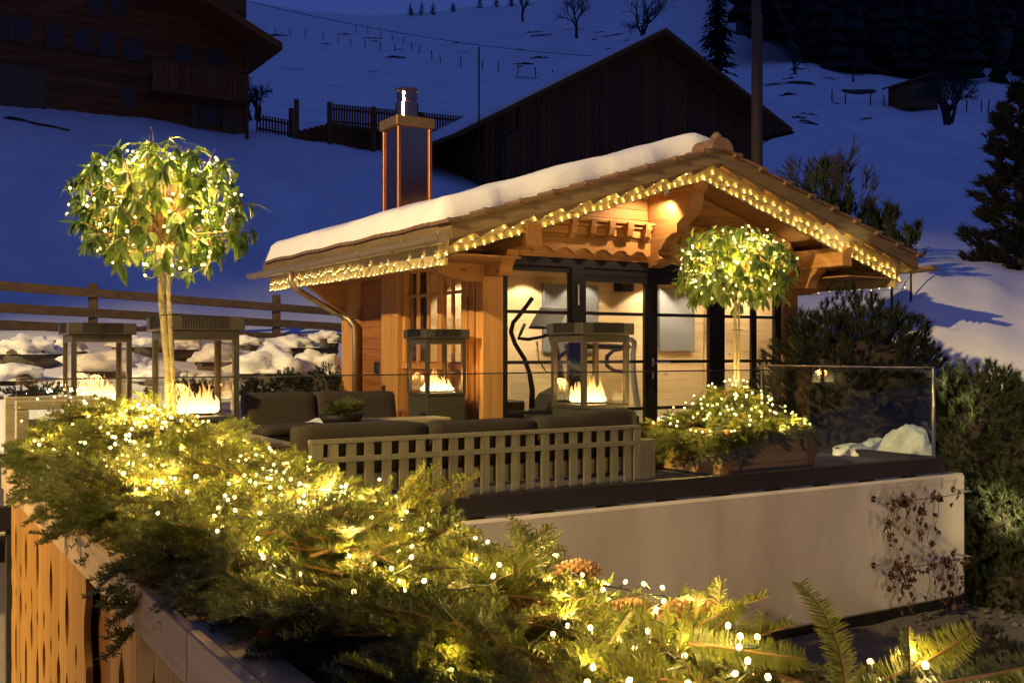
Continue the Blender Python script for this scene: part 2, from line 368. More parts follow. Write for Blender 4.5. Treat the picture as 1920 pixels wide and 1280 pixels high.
# glass balustrade
bal = thing('glass_balustrade', (.8, GY, 0), 'frameless glass balustrade along the terrace edge, thin dark top line', 'balustrade')
xs = [.80, 4.0, 7.2, 10.38]
for a, b in zip(xs, xs[1:]):
    m = MB(); m.box(a+.006, b-.006, GY-.008, GY+.008, .075, 1.108); m.build('pane', M['glass'], bal)
    m = MB(); m.box(a+.004, b-.004, GY-.010, GY+.010, 1.109, 1.119); m.build('top_trim', M['fascia'], bal)
bal2 = thing('side_balustrade', (10.38, GY, 0), 'short glass side panel at the right end of the terrace with slim posts', 'balustrade')
m = MB(); m.box(10.372, 10.388, GY+.02, 10.35, .075, 1.108); m.build('pane', M['glass'], bal2)
m = MB(); m.box(10.37, 10.39, GY+.02, 10.35, 1.109, 1.121); m.build('top_trim', M['steel'], bal2)
for yy, nm in ((GY+.0, 'M'), (10.37, 'M')):
    m = MB(); m.box(10.365, 10.395, yy-.012, yy+.014, .06, 1.125); m.build('post', M['steel'], bal2)

# ================================================================== GARDEN CABIN
CX0, CX1, CY0, CY1 = 7.16, 13.31, 12.46, 17.56
FL = .10
RX, RZ, RS = 10.2, 4.13, .307            # ridge x, ridge height of the deck, slope
def rz(x): return RZ-RS*abs(x-RX)
EX0, EX1, RY0, RY1 = 5.89, 14.51, 11.0, 18.1
cab = thing('garden_cabin', (RX, CY0, 0), 'small larch garden cabin with snowy gable roof and wide glass doors', 'cabin')
def bx(name, x0, x1, y0, y1, z0, z1, mat, c=0, parent=None):
    m = MB(); m.box(x0, x1, y0, y1, z0, z1, c); return m.build(name, M[mat], parent or cab)
bx('floor', CX0+.1, CX1-.1, CY0+.08, CY1-.1, -.05, FL, 'pine_y')
bx('step', CX0+.2, CX1-.1, CY0-.35, CY0-.02, .003, FL-.02, 'stone')
# corner posts and facade
bx('post', CX0, CX0+.335, CY0, CY0+.2, .0, 2.53, 'larch_z', .012)
bx('post', CX1-.37, CX1, CY0, CY0+.2, .0, 2.53, 'larch_z', .012)
bx('post', CX0-.03, CX0+.14, CY0+.205, CY0+.36, .0, 2.5, 'larch_z', .01)
# facade beam with the curved ends that carry the eaves
def corbel_poly(x0, x1):
    top = 2.93; pts = [(x0, 2.70), (x0, top), (x1, top), (x1, 2.70)]
    r = [(x1-.12, 2.62), (x1-.30, 2.56), (x1-.36, 2.46), (x1-.42, 2.36), (x1-.58, 2.28), (x1-.78, 2.23), (x1-1.0, 2.215)]
    l = [(x0+(x1-a), b) for a, b in r][::-1]
    return pts, r, l
def end_corbel(sgn, edge, inner, name='eave_bracket'):
    prof = [(0,2.93),(1.02,2.93),(1.02,2.80),(.94,2.74),(.86,2.70),(.80,2.60),(.76,2.47),(.66,2.37),(.50,2.31),(.30,2.27),(0,2.26)]
    poly = [(inner+sgn*a, b) for a, b in prof]
    m = MB(); m.prism(poly, lambda a, b, t: (a, t, b), CY0+.01, CY0+.19); return m.build(name, M['larch_x'], cab, fix=True)
end_corbel(-1, 0, CX0-.003); end_corbel(1, 0, CX1+.003)
for s, X0 in ((-1, CX0-.003), (1, CX1+.003)):          # rear pair
    prof = [(0,2.86),(.98,2.86),(.98,2.76),(.86,2.70),(.72,2.52),(.62,2.40),(.48,2.30),(.22,2.10),(.0,1.98)]
    m = MB(); m.prism([(X0+s*a, b) for a, b in prof], lambda a, b, t: (a, t, b), CY1-.2, CY1-.03); m.build('eave_bracket', M['larch_x'], cab, fix=True)
# planked gable above the doors
z = 2.656; k = 0
while z < 4.0:
    z1 = min(z+.155, 3.98)
    def half(zz): return min((RX-CX0), max(.05, (RZ-.10-zz)/RS))
    a0, a1 = half(z), half(z1)
    m = MB(); m.prism([(RX-a0, z+.004), (RX+a0, z+.004), (RX+a1, z1), (RX-a1, z1)], lambda a, b, t: (a, t, b), CY0+.02, CY0+.12)
    m.build('plank', M['larch_x'], cab, fix=True); z += .159; k += 1
m = MB(); m.prism([(CX0+.02, 2.6), (CX1-.02, 2.6), (CX1-.02, rz(CX1)-.12), (RX, RZ-.12), (CX0+.02, rz(CX0)-.12)], lambda a, b, t: (a, t, b), CY0+.125, CY0+.19)
m.build('gable_backing', M['larch_x'], cab, fix=True)
# moulded ledge with dentils, scalloped trim, both sides of the middle bracket
for s in (-1, 1):
    xa, xb = (7.98, 10.06) if s < 0 else (10.40, 12.5)
    bx('moulding', xa, xb, CY0-.20, CY0+.018, 3.19, 3.23, 'larch_x', .008)
    bx('moulding', xa+.01, xb-.01, CY0-.16, CY0+.017, 3.12, 3.186, 'larch_x', .02)
    bx('moulding', xa+.02, xb-.02, CY0-.12, CY0+.016, 3.0, 3.116, 'larch_x', .008)
    bx('moulding', xa+.03, xb-.03, CY0-.09, CY0+.015, 2.955, 2.997, 'larch_x', .012)
    for q in range(5):
        xc = (8.56+.335*q) if s < 0 else (10.62+.4*q)
        prof = [(-.24,3.215),(-.235,3.12),(-.20,3.02),(-.15,2.96),(-.125,2.93),(-.10,2.96),(-.05,3.02),(-.05,3.215)]
        m = MB(); m.prism([(CY0+a, b) for a, b in prof], lambda a, b, t: (t, a, b), xc-.05, xc+.05); m.build('dentil', M['larch_z'], cab, fix=True)
    pts = []; n = 64
    for i in range(n+1):
        x = lerp(xa-.1, xb, i/n); ph = ((x-xa) % .34)/.34
        pts.append((x, 2.72+.085*abs(sin(pi*ph))**.7*(1 if ph < .75 else .7)))
    poly = pts+[(xb, 2.95), (xa-.1, 2.95)]
    m = MB(); m.prism(poly, lambda a, b, t: (a, t, b), CY0-.075, CY0-.005); m.build('scalloped_trim', M['larch_x'], cab, fix=True)
# middle bracket under the ridge purlin
prof = [(-1.02,3.95),(-1.02,3.62),(-.98,3.62),(-.98,3.50),(-.96,3.40),(-.86,3.30),(-.70,3.22),(-.66,3.18),(-.66,3.06),(-.54,3.05),(-.42,2.99),(-.34,2.90),(-.30,2.84),(-.22,2.82),(-.22,2.76),(-.30,2.70),(-.22,2.62),(0,2.58),(0,3.95)]
m = MB(); m.prism([(CY0+a, b) for a, b in prof], lambda a, b, t: (t, a, b), RX-.12, RX+.12); m.build('ridge_bracket', M['larch_y'], cab, fix=True)
bx('purlin', RX-.14, RX+.14, RY0+.405, CY1+.3, 3.66, 3.975, 'larch_y', .012)
bx('purlin', CX0+.0, CX0+.24, RY0+.32, CY0-.004, 2.66, 2.965, 'larch_y', .012)
bx('purlin', CX1-.24, CX1, RY0+.32, CY0-.004, 2.66, 2.965, 'larch_y', .012)
for s, X in ((-1, CX0+.02), (1, CX1-.22)):
    prof = [(-.95,2.655),(-.80,2.655),(-.78,2.60),(-.66,2.53),(-.60,2.44),(-.56,2.36),(-.30,2.33),(0,2.32),(0,2.655)]
    prof = [(-.62,2.657),(-.60,2.60),(-.50,2.53),(-.44,2.45),(-.40,2.34),(-.005,2.34),(-.005,2.657)]
    m = MB(); m.prism([(CY0+a, b) for a, b in prof], lambda a, b, t: (t, a, b), X, X+.2); m.build('purlin_bracket', M['larch_y'], cab, fix=True)
# ---- side wall, left: piers, recessed planking, window
def yat(u): return onX(u, 600, CX0).y
bx('pier', CX0, CX0+.16, 16.85, CY1, .0, 2.62, 'larch_z', .012)
bx('pier', CX0-.10, CX0+.16, 15.02, 15.62, .0, 2.56, 'larch_z', .012)
bx('pier', CX0-.06, CX0+.16, CY0+.362, 12.98, .0, 2.5, 'larch_z', .012)
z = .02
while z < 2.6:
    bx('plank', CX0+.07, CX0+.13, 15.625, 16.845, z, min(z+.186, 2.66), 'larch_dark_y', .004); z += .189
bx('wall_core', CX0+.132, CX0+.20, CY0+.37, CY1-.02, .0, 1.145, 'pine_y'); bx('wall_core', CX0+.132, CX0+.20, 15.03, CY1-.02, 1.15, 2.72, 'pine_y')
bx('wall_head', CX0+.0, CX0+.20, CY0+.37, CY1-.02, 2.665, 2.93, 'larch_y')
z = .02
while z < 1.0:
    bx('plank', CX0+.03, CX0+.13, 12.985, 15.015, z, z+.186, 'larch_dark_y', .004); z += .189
bx('outlet', CX0+.045, CX0+.069, 16.05, 16.24, .93, 1.13, 'black', .006)
# window
win = bx('window', CX0-.02, CX0+.12, 12.985, 15.015, 1.03, 1.12, 'larch_y', .008)
def wpart(name, y0, y1, z0, z1, mat='larch_z', x0=CX0-.005, x1=CX0+.10):
    return bx(name, x0, x1, y0, y1, z0, z1, mat, .006, win)
wpart('frame', 12.985, 13.07, 1.122, 2.655); wpart('frame', 14.93, 15.015, 1.122, 2.655); wpart('frame', 13.072, 14.928, 2.575, 2.655, 'larch_y')
wpart('mullion', 13.70, 13.82, 1.122, 2.573)
for yy in (13.36, 14.14, 14.50): wpart('muntin', yy, yy+.045, 1.122, 2.573, 'larch_z', CX0+.01, CX0+.06)
for yy0, yy1 in ((13.072, 13.698), (13.822, 14.928)): wpart('muntin', yy0, yy1, 2.14, 2.185, 'larch_y', CX0+.012, CX0+.058)
for a, b in ((13.072, 13.698), (13.822, 14.928)):
    m = MB(); m.box(CX0+.062, CX0+.07, a, b, 1.122, 2.573); m.build('pane', M['door_glass'], win)
# right, rear and inner walls
bx('wall', CX1-.2, CX1-.04, CY0+.205, CY1-.02, .0, 2.95, 'larch_y')
bx('wall', CX0+.205, CX1-.205, CY1-.16, CY1-.02, .0, 2.95, 'larch_x')
IB = 14.55                               # partition at the back of the exercise room
bx('partition', CX0+.24, CX1-.206, IB+.027, IB+.10, FL, 2.728, 'pine_x')
z = FL+.004
while z < 2.7:
    z1 = min(z+.168, 2.72)
    bx('inner_plank', CX0+.24, CX1-.24, IB, IB+.025, z, z1, 'pine_x', .003)
    bx('inner_plank', CX1-.235, CX1-.205, CY0+.3, IB-.003, z, z1, 'pine_y', .003)
    if z1 < 1.15: bx('inner_plank', CX0+.205, CX0+.232, CY0+.4, IB-.003, z, z1, 'pine_y', .003)
    z += .171
bx('ceiling', CX0+.21, CX1-.21, CY0+.195, CY1-.17, 2.73, 2.76, 'pine_y')
bx('inner_beam', CX0+.25, CX1-.25, IB-.16, IB-.004, 2.56, 2.725, 'pine_x', .01)
# ---- glass doors, dark steel frame
DZ0, DZ1 = FL, 2.655
bx('door_frame', CX0+.336, CX1-.372, CY0+.03, CY0+.16, 2.535, 2.655, 'black')
bx('door_frame', CX0+.336, CX0+.40, CY0+.03, CY0+.16, FL, 2.533, 'black')
bx('door_frame', CX1-.45, CX1-.372, CY0+.03, CY0+.16, FL, 2.533, 'black')
bx('door_frame', 8.68, 8.90, CY0+.03, CY0+.16, FL, 2.533, 'black')
bx('door_frame', 11.402, 11.66, CY0+.03, CY0+.16, FL, 2.533, 'black')
def leaf_door(x0, x1, stile, ztop, handle=False, y=CY0+.05, mull=None, sr=None):
    sr = sr or stile
    d = bx('door', x0, x1, y, y+.06, FL+.005, FL+.10, 'black')
    for a, b in ((x0, x0+stile), (x1-sr, x1)): bx('frame', a, b, y, y+.06, FL+.102, ztop, 'black', 0, d)
    bx('frame', x0+stile+.001, x1-sr-.001, y, y+.06, ztop-.08, ztop, 'black', 0, d)
    for zz in (.43, 1.145, 1.865): bx('muntin', x0+stile+.001, x1-sr-.001, y+.01, y+.045, zz-.022, zz+.026, 'black', 0, d)
    if mull: bx('muntin', mull-.055, mull+.055, y-.002, y+.05, FL+.102, ztop-.082, 'black', 0, d)
    m = MB(); m.box(x0+stile, x1-sr, y+.024, y+.032, FL+.10, ztop-.08); m.build('pane', M['door_glass'], d)
    if handle:
        hx = x0+stile*.55
        m = MB(); m.box(hx-.022, hx+.022, y-.012, y-.001, 1.07, 1.20, .004); m.tube([(hx, y-.01, 1.135), (hx, y-.06, 1.135), (hx+.05, y-.062, 1.135), (hx+.28, y-.062, 1.132)], .012, 8); m.build('handle', M['steel'], d)
        m = MB(); m.box(hx-.022, hx+.022, y-.012, y-.001, .88, 1.0, .006); m.build('lock_plate', M['steel'], d)
leaf_door(7.565, 8.678, .03, 2.532)
leaf_door(8.902, 10.10, .045, 2.42)
leaf_door(10.11, 11.398, .19, 2.42, handle=True, sr=.03)
bx('door_head', 8.902, 11.398, CY0+.045, CY0+.12, 2.423, 2.532, 'black')
leaf_door(11.662, 12.855, .03, 2.532, mull=12.34)
m = MB(); m.tube([(8.79, CY0+.02, 1.98), (8.79, CY0+.02, 2.28)], .014, 8); m.build('pull_rod', M['steel'], cab)

# ---- roof
ang = math.atan(RS)
def slope_slab(name, x0, x1, y0, y1, dz0, dz1, mat):
    m = MB(); xs = [x0, x1] if (x0-RX)*(x1-RX) >= 0 else [x0, RX, x1]
    poly = [(x, rz(x)+dz0) for x in xs]+[(x, rz(x)+dz1) for x in reversed(xs)]
    m.prism(poly, lambda a, b, t: (a, t, b), y0, y1); return m.build(name, M[mat], cab, fix=True)
slope_slab('roof_deck', EX0+.04, RX, RY0+.05, RY1, -.055, .0, 'larch_y')
slope_slab('roof_deck', RX, EX1-.04, RY0+.05, RY1, -.055, .0, 'larch_y')
slope_slab('roof_covering', EX0+.03, RX, RY0+.31, RY1-.02, .004, .055, 'tile')
slope_slab('roof_covering', RX, EX1-.03, RY0+.31, RY1-.02, .004, .055, 'tile')
for s in (-1, 1):                        # rafters seen under the overhang
    for yy in (11.9, 13.1, 14.3, 15.5, 16.7, 17.7):
        x0, x1 = (EX0+.12, CX0-.02) if s < 0 else (CX1+.02, EX1-.12)
        slope_slab('rafter', x0, x1, yy-.06, yy+.06, -.20, -.058, 'larch_x')
# courses of verge tiles, both slopes
for s in (-1, 1):
    for k in range(9):
        xa = (EX0 if s < 0 else EX1) - s*(-.0) ; step = (RX-EX0)/8.6
        lo = EX0+step*k-.07 if s < 0 else EX1-step*k+.07
        hi = lo+step+.06 if s < 0 else lo-step-.06
        if s < 0: hi = min(hi, RX-.01)
        else: hi = max(hi, RX+.01)
        zl, zh = rz(lo)+.085, rz(hi)+.05
        m = MB(); m.prism([(lo, zl-.028), (hi, zh-.028), (hi, zh+.010), (lo, zl+.016)], lambda a, b, t: (a, t, b), RY0-.035, RY0+.33)
        m.build('roof_tile', M['tile'], cab, fix=True)
        m = MB(); m.tube([(lo, RY0-.03, zl-.002), (lo+(.14 if s < 0 else -.14), RY0-.03, zl-.006)], .034, 10); m.build('tile_roll', M['tile'], cab)
        if s > 0:                        # the right slope carries no snow: whole courses
            m = MB(); m.prism([(lo, zl-.03), (hi, zh-.03), (hi, zh+.006), (lo, zl+.012)], lambda a, b, t: (a, t, b), RY0+.335, RY1-.02); m.build('tile_course', M['tile'], cab, fix=True)
# row of tiles along the left eave
tm = MB()
pr = [(-.085, 0), (-.075, .026), (-.04, .04), (0, .044), (.04, .04), (.075, .026), (.085, 0)]
tm.prism([(a, b) for a, b in pr], lambda a, b, t: (t, a, b+t*RS), -.06, .34)
tme = tm.mesh('roof_tile', M['tile'])
n = int((RY1-RY0-.36)/.178)
for i in range(n): inst('roof_tile', tme, cab, (EX0+.02-RX, RY0+.43+.178*i-CY0, rz(EX0)+.062+.008*sin(i*7.1)), (0, .0, radians(.8*sin(i*3.3))))
# ridge cap tile at the gable
m = MB(); prof = [(.20*cos(a), .20*sin(a)*.85) for a in [pi*i/10 for i in range(11)]]
m.prism([(RX+a, RZ+.02+b) for a, b in prof], lambda a, b, t: (a, t, b), RY0-.05, RY0+.32); m.build('ridge_tile', M['tile'], cab, fix=True)
m = MB(); m.lathe([(.03,0),(.08,.03),(.09,.06),(.05,.11),(.02,.13)], (RX+.02, RY0+.1, RZ+.16), 10); m.build('ridge_finial', M['tile'], cab, smooth=True)
m = MB(); m.prism([(RX+a, RZ+.02+b) for a, b in prof], lambda a, b, t: (a, t, b), RY0+.33, RY1-.02); m.build('ridge_cap', M['tile'], cab, fix=True)
# verge boards: dark outer board with a scalloped lower edge, light inner board that carries the lights
def rake(name, side, dzt, dzb, y0, y1, mat, scal=0, x_end=None):
    xe = x_end if x_end is not None else (EX0 if side < 0 else EX1)
    n = 150 if scal else 1; low = []
    for i in range(n+1):
        x = lerp(xe, RX, i/n); dz = dzb
        if scal:
            ph = (abs(x-xe) % .43)/.43
            dz = dzb+scal*(1-(1-ph)**2.2 if ph < .82 else .55+.45*cos((ph-.82)/.18*pi))-scal*.2
        low.append((x, rz(x)+dz))
    poly = [(xe, rz(xe)+dzt), (RX, rz(RX)+dzt)]+low[::-1]
    m = MB(); m.prism(poly, lambda a, b, t: (a, t, b), y0, y1); return m.build(name, M[mat], cab, fix=True)
for s in (-1, 1):
    rake('verge_board', s, .055, -.16, RY0-.0, RY0+.045, 'verge', 0)
    rake('scalloped_verge_board', s, -.10, -.225, RY0+.047, RY0+.07, 'verge', .075)
    rake('rake_board', s, -.058, -.36, RY0+.36, RY0+.40, 'rake', 0)
# left eave: fascia, gutter, light lower board
bx('eave_fascia', EX0+.0, EX0+.035, RY0+.05, RY1, rz(EX0)-.15, rz(EX0)+.045, 'verge_y')
bx('eave_board', EX0+.09, EX0+.13, RY0+.34, RY1-.1, rz(EX0)-.44, rz(EX0)-.165, 'rake_y')
bx('eave_fascia', EX1-.035, EX1, RY0+.05, RY1, rz(EX1)-.15, rz(EX1)+.045, 'verge_y')
bx('eave_board', EX1-.13, EX1-.09, RY0+.34, RY1-.1, rz(EX1)-.44, rz(EX1)-.165, 'rake_y')
bx('soffit', EX0+.132, CX0-.02, RY0+.41, RY1-.1, rz(EX0)-.30, rz(EX0)-.28, 'larch_y')
bx('soffit', CX1+.02, EX1-.132, RY0+.41, RY1-.1, rz(EX1)-.30, rz(EX1)-.28, 'larch_y')
def gutter(xc, y0, y1, zc, r=.085):
    m = MB(); pts = [(r*cos(a), r*sin(a)) for a in [pi+pi*i/10 for i in range(11)]]; ins = [((r-.008)*cos(a), (r-.008)*sin(a)) for a in [pi+pi*i/10 for i in range(11)]]
    m.prism([(xc+a, zc+b) for a, b in pts]+[(xc+a, zc+b) for a, b in ins[::-1]], lambda a, b, t: (a, t, b), y0, y1)
    for yy in (y0, y1-.006): m.prism([(xc+a*.985, zc+b*.985) for a, b in pts], lambda a, b, t: (a, t, b), yy+.001, yy+.005)
    return m.build('gutter', M['gutter'], cab, fix=True)
gl_ = gutter(EX0-.10, RY0+.02, RY1+.35, rz(EX0)-.12, .095)
gutter(EX1+.10, RY0-.25, RY1+.1, rz(EX1)-.12, .095)
for i in range(7):
    y = RY0+.35+i*1.05; m = MB()
    m.tube([(EX0-.0, y, rz(EX0)-.03)]+[(EX0-.10+.10*cos(a), y, rz(EX0)-.12+.10*sin(a)) for a in [0-pi*k/8 for k in range(9)]], .012, 6)
    m.build('gutter_bracket', M['gutter'], cab)
gx = EX0-.10; gz = rz(EX0)-.21
yd = onX(545, 530, gx).y
pts = [(gx, yd, gz+.02), (gx, yd, gz-.14), (gx+.03, yd-.02, gz-.22), (gx+.12, yd-.03, gz-.30), (CX0-.35, 17.0, 1.98), (CX0-.17, 16.8, 1.86), (CX0-.09, 16.75, 1.74), (CX0-.08, 16.75, 1.5), (CX0-.08, 16.75, .0)]
m = MB(); m.tube(pts, .052, 10); m.build('downpipe', M['gutter'], cab, smooth=True)
# spotlight under the ridge purlin
m = MB(); sx, sy, sz = RX-.26, RY0+.85, 3.66
m.lathe([(.0,.10),(.04,.10),(.045,.0),(.05,-.06),(.046,-.06),(.040,-.01),(0,-.008)], (sx, sy, sz), 14); m.tube([(sx, sy, sz+.1), (sx+.08, sy, sz+.16), (sx+.13, sy, sz+.16)], .012, 6)
sp = m.build('spotlight', M['steel'], cab, smooth=True)
m = MB(); m.lathe([(0,-.030),(.040,-.030),(.040,-.024),(0,-.024)], (sx, sy, sz), 14); m.build('lamp_face', M['spot_glow'], sp)
def spot(name, loc, aim, power, colr, size, blend=.6, rad=.03):
    l = bpy.data.lights.new(name, 'SPOT'); l.energy = power; l.color = colr; l.spot_size = radians(size); l.spot_blend = blend; l.shadow_soft_size = rad
    o = bpy.data.objects.new(name, l); col.objects.link(o); o.location = loc
    d = Vector(aim)-Vector(loc); o.rotation_euler = d.to_track_quat('-Z', 'Y').to_euler(); return o
spot('spotlight_beam', (sx, sy, sz-.07), (RX-.45, CY0+.0, 2.3), 120, (1, .66, .36), 135, .5, .03)
# ---- chimney
CHX, CHY = 8.0, 16.6
h = .30
m = MB(); m.box(CHX-h, CHX+h, CHY-h, CHY+h, 3.3, 5.20); chm = m.build('chimney', M['copper'], cab)
for sx_ in (-1, 1):
    for sy_ in (-1, 1):
        m = MB(); m.box(CHX+sx_*h-.032, CHX+sx_*h+.032, CHY+sy_*h-.032, CHY+sy_*h+.032, 3.3, 5.19, .008); m.build('edge_strip', M['copper_edge'], chm)
m = MB(); m.box(CHX-h-.07, CHX+h+.07, CHY-h-.07, CHY+h+.07, 5.20, 5.37, .01); m.build('cap', M['cap_metal'], chm)
m = MB(); m.lathe([(.20,5.37),(.20,5.66),(.185,5.68),(.165,5.68),(.165,5.71),(.175,5.715),(.175,5.85),(.21,5.87),(.20,5.91),(.10,5.93),(.0,5.935)], (CHX, CHY, 0), 28); m.build('flue', M['copper'], chm, smooth=False)

# ---- thick snow lying on the left slope
def snow_slab():
    nx, ny = 56, 90; x0, x1, y0, y1 = EX0+.0, RX+.75, RY0+.35, RY1-.03
    m = MB()
    for lay in (0, 1):
        for i in range(nx+1):
            for j in range(ny+1):
                a, b = i/nx, j/ny
                x = lerp(x0, x1, a); yy0 = y0+.25*max(0, nz(x*1.3, 2.2, 7, 1))+.55*(1-min(1, (x-x0)/4.2))**2*0; y = lerp(yy0, y1, b)
                if lay == 0: m.v.append((x, y, rz(x)+.06))
                else:
                    ex = min(1, (x-x0)/.22); ey = min(1, (y-yy0)/.26); er = min(1, (y1-y)/.2); ep = min(1, (x1-x)/.6)
                    e = (1-(1-ex)**2.6)*(1-(1-ey)**2.2)*(1-(1-er)**2.2)*(1-(1-ep)**2)
                    hgt = .31+.05*nz(x, y, 1, .7)+.022*nz(x, y, 4, 1.7)+.012*nz(x, y, 8, 5)+.008*sin(x*9+2*nz(x,y,2,1))*max(0,1-(y-yy0)/.9)-.05*max(0, (x-RX+.4))
                    push = -.035*sin(min(1, ex)*pi)*0
                    m.v.append((x+push, y, max(rz(x)+.062, (rz(x) if x < RX else RZ-.12*(x-RX))+.06+hgt*max(.04, e**.6))))
    W = ny+1; T = (nx+1)*W
    for i in range(nx):
        for j in range(ny):
            q = (i*W+j, (i+1)*W+j, (i+1)*W+j+1, i*W+j+1)
            m.f.append(tuple(T+t for t in q)); m.f.append(q[::-1])
    for i in range(nx):
        for j in (0, ny):
            a, b = i*W+j, (i+1)*W+j; m.f.append((a, b, T+b, T+a))
    for j in range(ny):
        for i in (0, nx):
            a, b = i*W+j, i*W+j+1; m.f.append((a, b, T+b, T+a))
    return m
o = snow_slab().build('roof_snow', M['roof_snow'], smooth=True, fix=True); tag(o, 'thick smooth slab of snow lying on the cabin roof', 'snow')
# ================================================================== BUILDINGS ON THE SLOPE
R = random.Random(7)
# ---- old chalet, upper left
YC = at(230, 200, 47).y
ch = thing('old_chalet', at(230, 215, 47), 'large dark timber farmhouse with wide eaves on the snowy slope', 'chalet')
def cbx(name, x0, x1, y0, y1, z0, z1, mat, parent=ch, kind=None):
    m = MB(); m.box(x0, x1, y0, y1, z0, z1); return m.build(name, M[mat], parent, kind=kind)
pR = onY(462, 243, YC); pL = onY(-260, 150, YC)
zg = pR.z-2; zb = onY(462, 182, YC).z        # balcony floor level at right
ztop = onY(300, 20, YC).z+2
xw1 = pR.x; xw0 = pL.x
cbx('wall_core', xw0, xw1, YC+.16, YC+11, zg-3, ztop, 'old_x')
nb = 26
for i in range(nb):
    za = zg+(ztop-zg)*i/nb; zc = zg+(ztop-zg)*(i+1)/nb
    cbx('plank', xw0, xw1, YC+.0, YC+.15, za+.012, zc-.012, 'old_x')
# window rows
def cwin(u0, u1, y0, y1, pane='night_pane', bars=1):
    a = onY(u0, y1, YC); b = onY(u1, y0, YC)
    f = cbx('window', a.x-.06, b.x+.06, YC-.10, YC-.02, a.z-.08, a.z, 'old_pale')
    for (p, q, r_, s_) in ((a.x-.06, a.x, a.z, b.z), (b.x, b.x+.06, a.z, b.z), (a.x-.06, b.x+.06, b.z, b.z+.06)):
        m = MB(); m.box(p, q, YC-.09, YC-.02, r_, s_); m.build('frame', M['old_pale'], f)
    for k in range(bars):
        xm = lerp(a.x, b.x, (k+1)/(bars+1)); m = MB(); m.box(xm-.03, xm+.03, YC-.085, YC-.022, a.z, b.z); m.build('mullion', M['old_pale'], f)
    m = MB(); m.box(a.x, b.x, YC-.06, YC-.03, a.z, b.z); m.build('pane', M[pane], f)
for q in ((-60,-45,30,62),(-8,9,33,68),(20,52,38,74),(88,118,50,86),(140,170,58,92),(186,216,66,100),(234,264,76,110),(330,360,90,114),(394,422,98,124),(165,190,-8,22),(205,232,-4,24)): cwin(*q)
cwin(0, 10, 142, 172, 'lit_window')
cwin(230, 252, 165, 200); cwin(376, 408, 190, 232, bars=2)
# pale rendered base and door posts
a = onY(-260, 112, YC); b = onY(86, 190, YC); cbx('base_wall', xw0, b.x, YC-.16, YC-.005, zg-2, onY(86, 132, YC).z, 'old_pale')
for u0, u1, y0 in ((355, 371, 182), (415, 440, 186)):
    cbx('base_pier', onY(u0, 230, YC).x, onY(u1, 230, YC).x, YC-.2, YC-.005, zg-1, onY(u0, y0, YC).z, 'old_pale')
# balcony
bx0 = onY(285, 150, YC-1.4).x; bx1 = onY(467, 150, YC-1.4).x; zfl = onY(467, 186, YC-1.4).z; zra = onY(467, 137, YC-1.4).z
bal_ = cbx('balcony', bx0, bx1, YC-1.4, YC-.01, zfl-.14, zfl, 'old_x')
k = int((bx1-bx0)/.24)
for i in range(k):
    m = MB(); xx = bx0+.24*i; m.box(xx+.012, xx+.228, YC-1.43, YC-1.405, zfl+.005, zra-.03-.02*(i%3)); m.build('board', M['old_z'], bal_)
m = MB(); m.box(bx0, bx1, YC-1.47, YC-1.36, zra-.02, zra+.09); m.build('rail', M['old_x'], bal_)
m = MB(); m.box(bx1-.14, bx1, YC-1.36, YC-1.22, zg-2, onY(467, 105, YC-1.4).z); m.build('post', M['old_z'], bal_)
m = MB(); m.box(bx1-.09, bx1-.06, YC-1.2, YC-.05, zfl+.005, zra); m.build('end_boards', M['old_z'], bal_)
# roof: gable towards the camera, only the right slope is in view
YR = YC-2.6
tip = onY(530, 80, YR); up = onY(405, 0, YR); sl = (up.z-tip.z)/(tip.x-up.x)
rx = (xw0+xw1)/2-2
for nm, dz0, dz1, y0, mat in (('roof', -.34, -.02, YR, 'old_x'), ('roof_snow_layer', -.015, .05, YR+.3, 'snow')):
    m = MB(); pr = [(tip.x, tip.z), (rx, tip.z+sl*(tip.x-rx))]
    lx = 2*rx-tip.x
    m.prism([(tip.x, tip.z+dz0), (rx, pr[1][1]+dz0), (lx, tip.z+dz0), (lx, tip.z+dz1), (rx, pr[1][1]+dz1), (tip.x, tip.z+dz1)], lambda a, b, t: (a, t, b), y0, YC+12.5)
    m.build(nm, M[mat], ch, fix=True)
m = MB(); m.prism([(xw0, ztop), (xw1, ztop), (xw1, tip.z+sl*(tip.x-xw1)-.36), (rx, tip.z+sl*(tip.x-rx)-.36), (xw0, tip.z+sl*(tip.x-xw1)-.36)], lambda a, b, t: (a, t, b), YC+.02, YC+.2)
m.build('gable_wall', M['old_x'], ch, fix=True)

# ---- barn
YB = at(1250, 50, 57).y
ap = onY(1250, 52, YB); el = onY(858, 247, YB); er = onY(1486, 240, YB)
barn = thing('barn', (ap.x, YB, at(1150, 330, 57).z), 'dark brown timber barn with a snow-edged gable roof behind the cabin', 'barn')
zlow = at(1150, 345, 57).z-3
wl, wr = el.x+2.4, er.x-1.6
def zroof(x): return ap.z-(ap.x-x)*(ap.z-el.z)/(ap.x-el.x) if x < ap.x else ap.z-(x-ap.x)*(ap.z-er.z)/(er.x-ap.x)
m = MB(); m.prism([(wl, zlow), (wr, zlow), (wr, zroof(wr)-.3), (ap.x, ap.z-.3), (wl, zroof(wl)-.3)], lambda a, b, t: (a, t, b), YB+1.62, YB+14); m.build('wall', M['old_x'], barn, fix=True)
for i in range(60):
    x0 = lerp(wl, wr, i/60); x1 = lerp(wl, wr, (i+1)/60)-.03; zt = min(zroof(x0), zroof(x1))-.32
    m = MB(); m.box(x0, x1, YB+1.5, YB+1.6, zlow+2, zt); m.build('plank', M['old_z'], barn)
m = MB(); m.box(ap.x-2.6, ap.x+.2, YB+1.44, YB+1.49, zlow+2, zroof(wl)-.6); m.build('gate', M['old_z'], barn)
